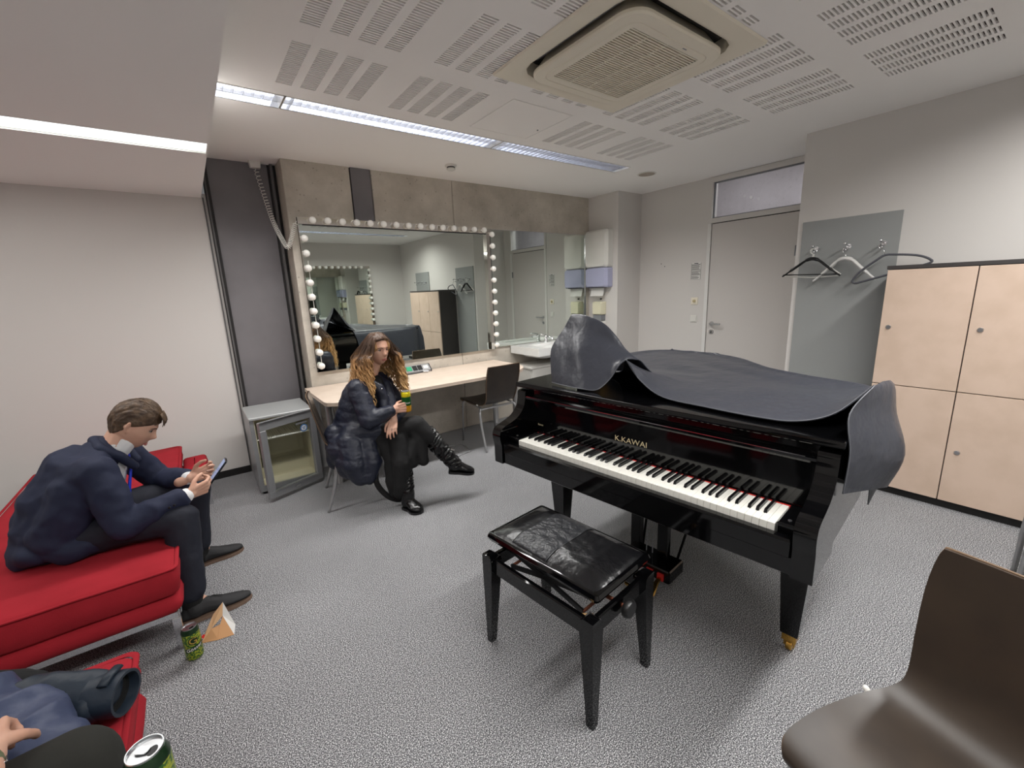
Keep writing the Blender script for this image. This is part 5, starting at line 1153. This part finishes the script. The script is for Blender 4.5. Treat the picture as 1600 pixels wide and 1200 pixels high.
# ---------------------------------------------------------------- woman on the chair
org = V((0.90, 3.22, 0.455))
fd = V((0.78, -0.62, 0)).normalized()          # body faces this way
hc = V((1.075, 3.130, 1.145)); HM = frame(hc, math.radians(-74), math.radians(4), 0); HS = 0.95; R3 = HM.to_3x3()
pelv, chest, neckb = V((0.88, 3.25, 0.54)), V((0.93, 3.22, 0.80)), V((1.02, 3.175, 0.955))
shR, shL = V((0.885, 3.065, 0.885)), V((1.135, 3.325, 0.885))
elR, elL = V((0.90, 2.945, 0.675)), V((1.21, 3.14, 0.665))
wrR, wrL = V((1.065, 2.895, 0.735)), V((1.065, 2.905, 0.665))
hpR, hpL = V((0.86, 3.15, 0.52)), V((0.99, 3.30, 0.52))
knR, anR, toR = V((1.215, 2.865, 0.595)), V((1.425, 2.745, 0.285)), V((1.525, 2.685, 0.215))
knL, anL = V((1.085, 2.90, 0.500)), V((1.075, 2.80, 0.11))
b = MB()
b.chain([(pelv, 0.12), (chest, 0.105), (neckb, 0.050), (hc+(R3 @ V((-0.02, 0, -0.07))), 0.046)])
b.chain([(chest+V((-0.04, -0.06, 0.05)), 0.06), (shR, 0.045), (elR, 0.034), (wrR, 0.024)]).chain([(chest+V((0.08, 0.06, 0.05)), 0.06), (shL, 0.045), (elL, 0.034), (wrL, 0.024)])
b.chain([(hpR, 0.08), (knR, 0.050), (anR, 0.030)]).chain([(hpL, 0.08), (knL, 0.050), (anL, 0.030)])
hb_ = head_mb(HM, HS); b.add(hb_.v, hb_.f)
hand_mb(b, wrR, (0.97, -0.16, 0.03), (0.10, 0.85, -0.15), 1, (24, 40, 42, 40), 0.92, (0.9, 0.3))
hand_mb(b, wrL, (-0.42, -0.52, -0.62), (0.3, 0.45, -0.65), -1, (16, 22, 26, 30), 0.90, (0.1, 0.2))
wom = skinmesh('person', b, skin, None, 0.0042, 2, None, org, label='woman with long wavy blonde hair in a navy puffer coat sitting cross-legged with a can', category='person')
wom.location = org
facekit(wom, HM, HS, org)
obj('ring', MB_org(MB().lathe([(0.0092, -0.001), (0.0092, 0.002)], n=14, axis='x').mul(Matrix.Translation((1.018, 2.847, 0.605))), org), silv, wom)
def quilt(p):
    r = 0.0050*abs(math.sin((p.z+0.12*p.x+0.02*noise.noise(p*5))*PI/0.082))**0.6-0.003
    return r+0.0030*noise.noise(V((p.x*9, p.y*9, p.z*26)))+0.0022*(1-2*abs(noise.noise(V((p.x*20, p.y*20, p.z*40)))))
def cx2(mb):
    mb.sphere((0.80, 3.18, 0.43), 0.15, 10, (1.05, 1.15, 1.0)); mb.sphere((0.79, 3.08, 0.36), 0.11, 10, (1.1, 0.95, 1.25))
ct = cloth('puffer_coat', wom, org, [[(V((0.85, 3.24, 0.52)), 0.150), (V((0.89, 3.22, 0.66)), 0.140), (V((0.94, 3.20, 0.80)), 0.135), (V((0.98, 3.19, 0.88)), 0.110)],
    [(V((0.92, 3.10, 0.85)), 0.09), (shR, 0.078), (elR, 0.066), (wrR-(wrR-elR).normalized()*0.035, 0.046)], [(V((1.04, 3.26, 0.85)), 0.09), (shL, 0.075), (elL, 0.062), (wrL-(wrL-elL).normalized()*0.04, 0.046)],
    [(V((0.80, 3.10, 0.50)), 0.10), (V((0.79, 3.03, 0.36)), 0.10), (V((0.81, 2.99, 0.27)), 0.07)], [(V((0.90, 3.07, 0.50)), 0.08), (V((0.90, 2.98, 0.36)), 0.07), (V((0.86, 2.96, 0.25)), 0.05)],
    [(V((0.84, 3.12, 0.55)), 0.10), (V((1.02, 3.02, 0.565)), 0.075)], [(V((0.72, 3.22, 0.55)), 0.07), (V((0.70, 3.20, 0.35)), 0.06)]], puff, 0.009, 4, quilt, cx2)
cloth('coat_collar', wom, org, [[(V((0.95, 3.10, 0.925)), 0.032), (V((0.93, 3.22, 0.965)), 0.035), (V((1.03, 3.28, 0.945)), 0.032)], [(V((0.95, 3.10, 0.925)), 0.035), (V((1.035, 3.07, 0.87)), 0.038), (V((1.055, 3.06, 0.78)), 0.040), (V((1.04, 3.02, 0.68)), 0.04)], [(V((1.03, 3.28, 0.945)), 0.035), (V((1.12, 3.16, 0.87)), 0.038), (V((1.12, 3.10, 0.78)), 0.040), (V((1.10, 3.03, 0.68)), 0.04)]], puff, 0.008, 3, wrinkle(12, 0.004))
for p in ((1.045, 3.032, 0.865), (1.13, 3.122, 0.865)): obj('snap_button', MB_org(MB().sphere(p, 0.007, 6), org), silv, ct, smooth=True)
hm_ = spline([(0.985, 2.985, 0.52), (0.945, 2.96, 0.40), (0.905, 2.945, 0.27), (0.905, 2.935, 0.19), (0.955, 2.915, 0.10), (1.02, 2.90, 0.05), (1.07, 2.89, 0.042)], 6)
obj('coat_hem', MB_org(MB().tube(hm_, 0.020, 10, sx=0.8), org), blackc, ct, smooth=True)
cloth('black_top', wom, org, [[(V((1.0, 3.12, 0.62)), 0.075), (V((1.03, 3.12, 0.80)), 0.070), (V((1.045, 3.14, 0.90)), 0.052)]], blackc, 0.008, 3, wrinkle(12, 0.003))
cloth('wide_trousers', wom, org, [[(V((0.88, 3.17, 0.53)), 0.095), (V((1.06, 2.99, 0.56)), 0.080), (knR, 0.064), (V((1.285, 2.82, 0.495)), 0.058)],
    [(V((1.20, 2.87, 0.56)), 0.055), (V((1.215, 2.83, 0.45)), 0.050), (V((1.215, 2.80, 0.335)), 0.040)], [(V((1.20, 2.86, 0.50)), 0.05), (V((1.13, 2.83, 0.38)), 0.045), (V((1.14, 2.81, 0.33)), 0.035)],
    [(hpL, 0.095), (V((1.08, 3.05, 0.50)), 0.075), (knL, 0.068), (V((1.070, 2.84, 0.34)), 0.070), (V((1.055, 2.83, 0.20)), 0.062), (V((1.035, 2.84, 0.13)), 0.05)],
    [(V((1.0, 3.0, 0.50)), 0.06), (V((1.02, 2.93, 0.36)), 0.05), (V((1.00, 2.90, 0.20)), 0.045), (V((1.0, 2.89, 0.11)), 0.03)]], blackc, 0.008, 4, wrinkle(11, 0.004, 30, 0.0015, 8))
def slouch(p): return 0.0050*math.sin(p.z*190+8*noise.noise(p*14))*(1 if p.z > 0.12 else 0.1)+0.002*noise.noise(p*40)
bt = shoe('boot', wom, org, (1.058, 2.835, 0.0), (1.105, 2.665, 0.0), bootl, blkp, h=0.078, w=0.050, ankle=(1.075, 2.80, 0.13), ar=0.050)
cloth('boot_shaft', wom, org, [[(V((1.075, 2.81, 0.09)), 0.050), (V((1.078, 2.815, 0.18)), 0.050), (V((1.080, 2.83, 0.27)), 0.054)]], bootl, 0.006, 1, slouch)
dB = (anR-knR).normalized()
def slouch2(p): return 0.0055*math.sin((p-knR).dot(dB)*170+7*noise.noise(p*15))+0.002*noise.noise(p*40)
cloth('boot_shaft', wom, org, [[(knR+dB*0.10+V((0.02, 0, 0)), 0.060), (knR+dB*0.24, 0.060), (anR-dB*0.02, 0.054), (anR+dB*0.03, 0.050)]], bootl, 0.006, 1, slouch2)
shoe('boot', wom, org, anR+V((-0.035, 0.012, -0.085)), anR+V((0.135, -0.075, -0.115)), bootl, blkp, up=(0.30, -0.1, 0.95), h=0.080, w=0.049, ankle=anR, ar=0.050)
# hair: a cap and long wavy locks
def w_hair(dx, dy, dz):
    line = 0.62*max(0, dx)**0.8-0.75*(dx < 0.15)-0.2
    if dx > 0.1: line = 0.70*max(0, (dx-0.1)/0.9)**0.7-0.6*(abs(dy) > 0.62)
    m = max(0, min(1, (dz-line)/0.15)); m = m*m*(3-2*m); part_ = math.exp(-(dy/0.07)**2)*max(0, dz)
    return -0.014+m*(0.030-0.008*part_+0.005*noise.noise(V((dx*3, dy*8, dz*3)))+0.003*noise.noise(V((dx*8, dy*24, dz*5))))
hair_o = obj('hair', MB_org(head_mb(HM, HS, nl=60, nm=110, hair=w_hair), org), blonde, wom, smooth=True)
random.seed(21); lk = MB()
for k in range(330):
    a = random.uniform(0.92, 2*PI-0.92) if k % 3 else random.choice((-1, 1))*random.uniform(0.80, 1.5)
    dx, dy = math.cos(a), math.sin(a); s_ = 1 if dy > 0 else -1
    lay = random.random(); e1 = random.uniform(0.010, 0.026)
    root = HM @ (V((dx*0.03, dy*0.03+0.004*s_, 0.128-0.012*lay))*HS)
    p1 = HM @ (V((dx*(0.085+e1*0.5), dy*(0.070+e1), 0.065))*HS)
    p2 = HM @ (V((dx*(0.095+e1)-0.012, dy*(0.085+e1*1.6), -0.02))*HS)
    base = hc+R3 @ (V((dx*(0.100+e1*1.6)-0.012, dy*(0.108+e1*2.9), 0))*HS)
    L_ = random.uniform(0.28, 0.41)*(0.82 if dx < -0.3 else 1.08)
    am = random.uniform(0.010, 0.020); ph = random.uniform(0, 6.28); wl = random.uniform(0.085, 0.12)
    side_v = R3 @ V((-dy, dx, 0)); out_v = R3 @ V((dx, dy, 0)); pts = [root, p1, p2]
    for q in range(1, 13):
        z = hc.z-0.02-L_*q/12; tt = q/12
        p = V((base.x, base.y, z))+side_v*am*math.sin(2*PI*(L_*tt)/wl+ph)*min(1, tt*3)+out_v*(am*0.8*math.cos(2*PI*(L_*tt)/wl+ph)*min(1, tt*3)+0.060*tt*(1-0.2*tt))
        pts.append(p)
    r0_ = random.uniform(0.0045, 0.0085); pts = spline(pts, 2); n_ = len(pts)
    lk.tube(pts, [r0_*(0.35+0.65*min(1, i/6))*(1 if i < n_*0.7 else max(0.08, (n_-1-i)/(n_*0.3))) for i in range(n_)], 6, sx=0.6)
for k in range(150):   # thin flyaway strands
    a = random.uniform(1.0, 2*PI-1.0); dx, dy = math.cos(a), math.sin(a); e1 = random.uniform(0.02, 0.045); L_ = random.uniform(0.2, 0.38); ph = random.uniform(0, 6.28); pts = [HM @ (V((dx*0.05, dy*0.05, 0.125))*HS), HM @ (V((dx*(0.09+e1*0.6), dy*(0.08+e1*0.8), 0.05))*HS)]
    for q in range(1, 10):
        tt = q/9; pts.append(hc+R3 @ (V((dx*(0.11+e1)-0.01, dy*(0.115+e1*1.6), 0))*HS)+V((0, 0, -0.02-L_*tt))+R3 @ V((dx, dy, 0))*(0.05*tt+0.015*math.cos(tt*18+ph))+R3 @ V((-dy, dx, 0))*0.014*math.sin(tt*18+ph))
    lk.tube(spline(pts, 2), 0.0012, 4)
obj('hair_locks', MB_org(lk, org), blonde, hair_o, smooth=True)['kind'] = 'stuff'

# ---------------------------------------------------------------- person on the red square seat, only knee and wrist in the picture
org = V((-0.80, 1.00, 0.41))
pelv, chest, neckb = V((-0.86, 0.98, 0.52)), V((-0.80, 0.82, 0.82)), V((-0.72, 0.76, 1.00)); hc = V((-0.66, 0.75, 1.13))
HM = frame(hc, 0.3, 0.25); shR, shL = V((-0.70, 0.60, 0.93)), V((-0.70, 0.90, 0.94))
elL, wrL = V((-0.470, 0.86, 0.76)), V((-0.446, 1.140, 0.695)); elR, wrR = V((-0.48, 0.60, 0.72)), V((-0.335, 0.835, 0.675))
hpL, knL, anL = V((-0.82, 1.08, 0.53)), V((-0.350, 1.175, 0.555)), V((-0.35, 1.12, 0.10)); hpR, knR, anR = V((-0.82, 0.88, 0.52)), V((-0.42, 0.74, 0.53)), V((-0.38, 0.70, 0.10))
b = MB(); b.chain([(pelv, 0.13), (chest, 0.12), (neckb, 0.06), (hc+V((-0.02, 0, -0.07)), 0.055)])
b.chain([(chest+V((0, -0.07, 0.05)), 0.07), (shR, 0.055), (elR, 0.042), (wrR, 0.029)]).chain([(chest+V((0, 0.07, 0.05)), 0.07), (shL, 0.055), (elL, 0.042), (wrL, 0.031)])
b.chain([(hpL, 0.085), (knL, 0.055), (anL, 0.034)]).chain([(hpR, 0.085), (knR, 0.055), (anR, 0.034)])
hb_ = head_mb(HM, 1.0); b.add(hb_.v, hb_.f); ears(b, HM, 1.0)
hand_mb(b, wrL, (-0.25, 0.90, -0.10), (0.3, 0.0, -0.95), -1, (52, 56, 58, 60), 1.0, (0.8, 0.8), 0.10)
hand_mb(b, wrR, (0.97, 0.16, 0.05), (-0.2, 0.9, 0.0), 1, (34, 46, 48, 48), 1.0, (0.9, 0.4))
fr_ = skinmesh('person', b, skin, None, 0.006, 2, None, org, label='person in black on the small red seat, only knee and watch wrist in the picture', category='person'); fr_.location = org
facekit(fr_, HM, 1.0, org)
obj('hair', MB_org(head_mb(HM, 1.0, nl=40, nm=60, hair=man_hair), org), hairm, fr_, smooth=True)
cloth('black_shirt', fr_, org, [[(V((-0.86, 0.98, 0.54)), 0.15), (V((-0.80, 0.83, 0.84)), 0.135), (V((-0.74, 0.77, 0.93)), 0.09)], [(V((-0.76, 0.68, 0.88)), 0.08), (shR, 0.07), (elR, 0.056), (wrR-(wrR-elR).normalized()*0.05, 0.042)], [(V((-0.76, 0.86, 0.88)), 0.08), (shL, 0.07), (elL, 0.056), (wrL-(wrL-elL).normalized()*0.075, 0.042)]], blackc, 0.010, 4, wrinkle(10, 0.004))
cloth('black_trousers', fr_, org, [[(V((-0.86, 1.04, 0.52)), 0.10), (hpL, 0.098), (V((-0.6, 1.13, 0.55)), 0.088), (knL, 0.078), (V((-0.335, 1.15, 0.30)), 0.068), (V((-0.345, 1.13, 0.15)), 0.062)], [(V((-0.86, 0.90, 0.52)), 0.10), (hpR, 0.098), (knR, 0.075), (V((-0.40, 0.72, 0.30)), 0.068), (V((-0.385, 0.705, 0.15)), 0.062)]], mat('black_denim', (34, 34, 30), 0.9, bump=(40, 0.3, 0.004)), 0.009, 4, wrinkle(9, 0.004))
for a, q in ((anL, 0), (anR, 0)): shoe('shoe', fr_, org, (a.x-0.06, a.y, 0), (a.x+0.20, a.y+0.01, 0), shoel, solem, ankle=(a.x, a.y, 0.1), ar=0.045)
wd3 = (wrL-elL).normalized()
wp = wrL-wd3*0.03
u_ = wd3.cross(V((0, 0, 1))).normalized(); v_ = u_.cross(wd3).normalized()
st_ = MB(); st_.loft([[wp+wd3*o+(u_*math.cos(a)+v_*math.sin(a))*rr_ for a in [2*PI*k/24 for k in range(24)]] for o, rr_ in ((-0.011, 0.0335), (-0.010, 0.0355), (0.010, 0.0355), (0.011, 0.0335))], cap0=False, cap1=False)
wt = obj('wrist_watch', MB_org(st_, org), strapm, fr_, smooth=True)
wf = MB().loft([[wp+v_*h_+(wd3*math.cos(a)+u_*math.sin(a))*rr_ for a in [2*PI*k/24 for k in range(24)]] for h_, rr_ in ((0.030, 0.017), (0.036, 0.019), (0.041, 0.0185), (0.043, 0.016))])
obj('watch_case', MB_org(wf, org), silv, wt, auto=40)
obj('watch_buckle', MB_org(MB().tube([wp+u_*0.036+v_*0.0+wd3*0.012, wp+u_*0.040-v_*0.004, wp+u_*0.036-wd3*0.012], 0.0022, 6), org), silv, wt, smooth=True)

# ---------------------------------------------------------------- jacket and dark cloth bag on the square red seat
org = V((-0.62, 1.50, 0.42))
bj = MB(); bj.chain([(V((-0.80, 1.66, 0.475)), 0.060), (V((-0.62, 1.60, 0.488)), 0.068), (V((-0.46, 1.540, 0.482)), 0.066), (V((-0.375, 1.500, 0.475)), 0.055)])
jt = skinmesh('puffer_jacket', bj, puff3, None, 0.008, 4, wrinkle(9, 0.012, 30, 0.005, 3), org, label='dark blue jacket lying on the small red seat, sleeve cuff to the right', category='jacket'); jt.location = org
cd_ = V((0.88, -0.44, -0.02)).normalized(); cp = V((-0.352, 1.492, 0.474)); cu_ = cd_.cross(V((0, 0, 1))).normalized(); cv_ = cu_.cross(cd_)
obj('cuff', MB_org(MB().loft([[cp+cd_*o+(cu_*math.cos(a)+cv_*math.sin(a)*0.92)*rr_ for a in [2*PI*k/28 for k in range(28)]] for o, rr_ in ((-0.03, 0.058), (0.0, 0.060), (0.03, 0.061), (0.052, 0.060), (0.052, 0.052), (0.0, 0.046))], cap0=False, cap1=True), org), puff3, jt, auto=50)
obj('cuff_lining', MB_org(MB().loft([[cp+cd_*o+(cu_*math.cos(a)+cv_*math.sin(a)*0.92)*rr_ for a in [2*PI*k/28 for k in range(28)]] for o, rr_ in ((0.049, 0.0525), (0.02, 0.048))], cap0=False, cap1=True), org), blackc, jt)
obj('snap_button', MB_org(MB().sphere(cp+cd_*0.018+cv_*0.056-cu_*0.012, 0.0085, 8), org), silv, jt, smooth=True)
obj('cuff_tab', MB_org(MB().tube([cp+cd_*0.02+cv_*0.057-cu_*0.035, cp+cd_*0.02+cv_*0.062, cp+cd_*0.02+cv_*0.055+cu_*0.03], 0.007, 8, sx=2.0), org), puff3, jt, smooth=True)
bd_ = MB(); bd_.chain([(V((-0.90, 1.62, 0.50)), 0.075), (V((-0.63, 1.60, 0.52)), 0.078), (V((-0.50, 1.47, 0.50)), 0.070), (V((-0.435, 1.36, 0.485)), 0.060)]).chain([(V((-0.85, 1.50, 0.48)), 0.07), (V((-0.66, 1.36, 0.49)), 0.078), (V((-0.55, 1.25, 0.47)), 0.055)])
skinmesh('jacket_body', bd_, puff2, jt, 0.008, 3, wrinkle(8, 0.020, 26, 0.007, 6), org)
org = V((-0.72, 1.80, 0.42))
bg = MB(); bg.chain([(V((-0.88, 1.80, 0.455)), 0.05), (V((-0.72, 1.765, 0.475)), 0.055), (V((-0.58, 1.725, 0.455)), 0.045), (V((-0.515, 1.705, 0.435)), 0.025)])
bt_ = skinmesh('cloth_bag', bg, blackc, None, 0.008, 3, wrinkle(9, 0.010, 24, 0.004, 4), org, label='crumpled black cloth bag between the jacket and the daybed', category='bag'); bt_.location = org
obj('bag_handle', MB_org(MB().tube(spline([(-0.95, 1.72, 0.50), (-0.78, 1.715, 0.525), (-0.66, 1.69, 0.51), (-0.58, 1.66, 0.49)], 6), 0.020, 8, sx=0.7).tube(spline([(-0.75, 1.66, 0.53), (-0.63, 1.68, 0.52), (-0.54, 1.68, 0.48)], 6), 0.014, 8, sx=0.7), org), olive, bt_, smooth=True)
obj('zip_teeth', MB_org(MB().tube([(-0.60, 1.76, 0.492), (-0.57, 1.745, 0.482), (-0.55, 1.73, 0.470)], 0.002, 6), org), silv, bt_)
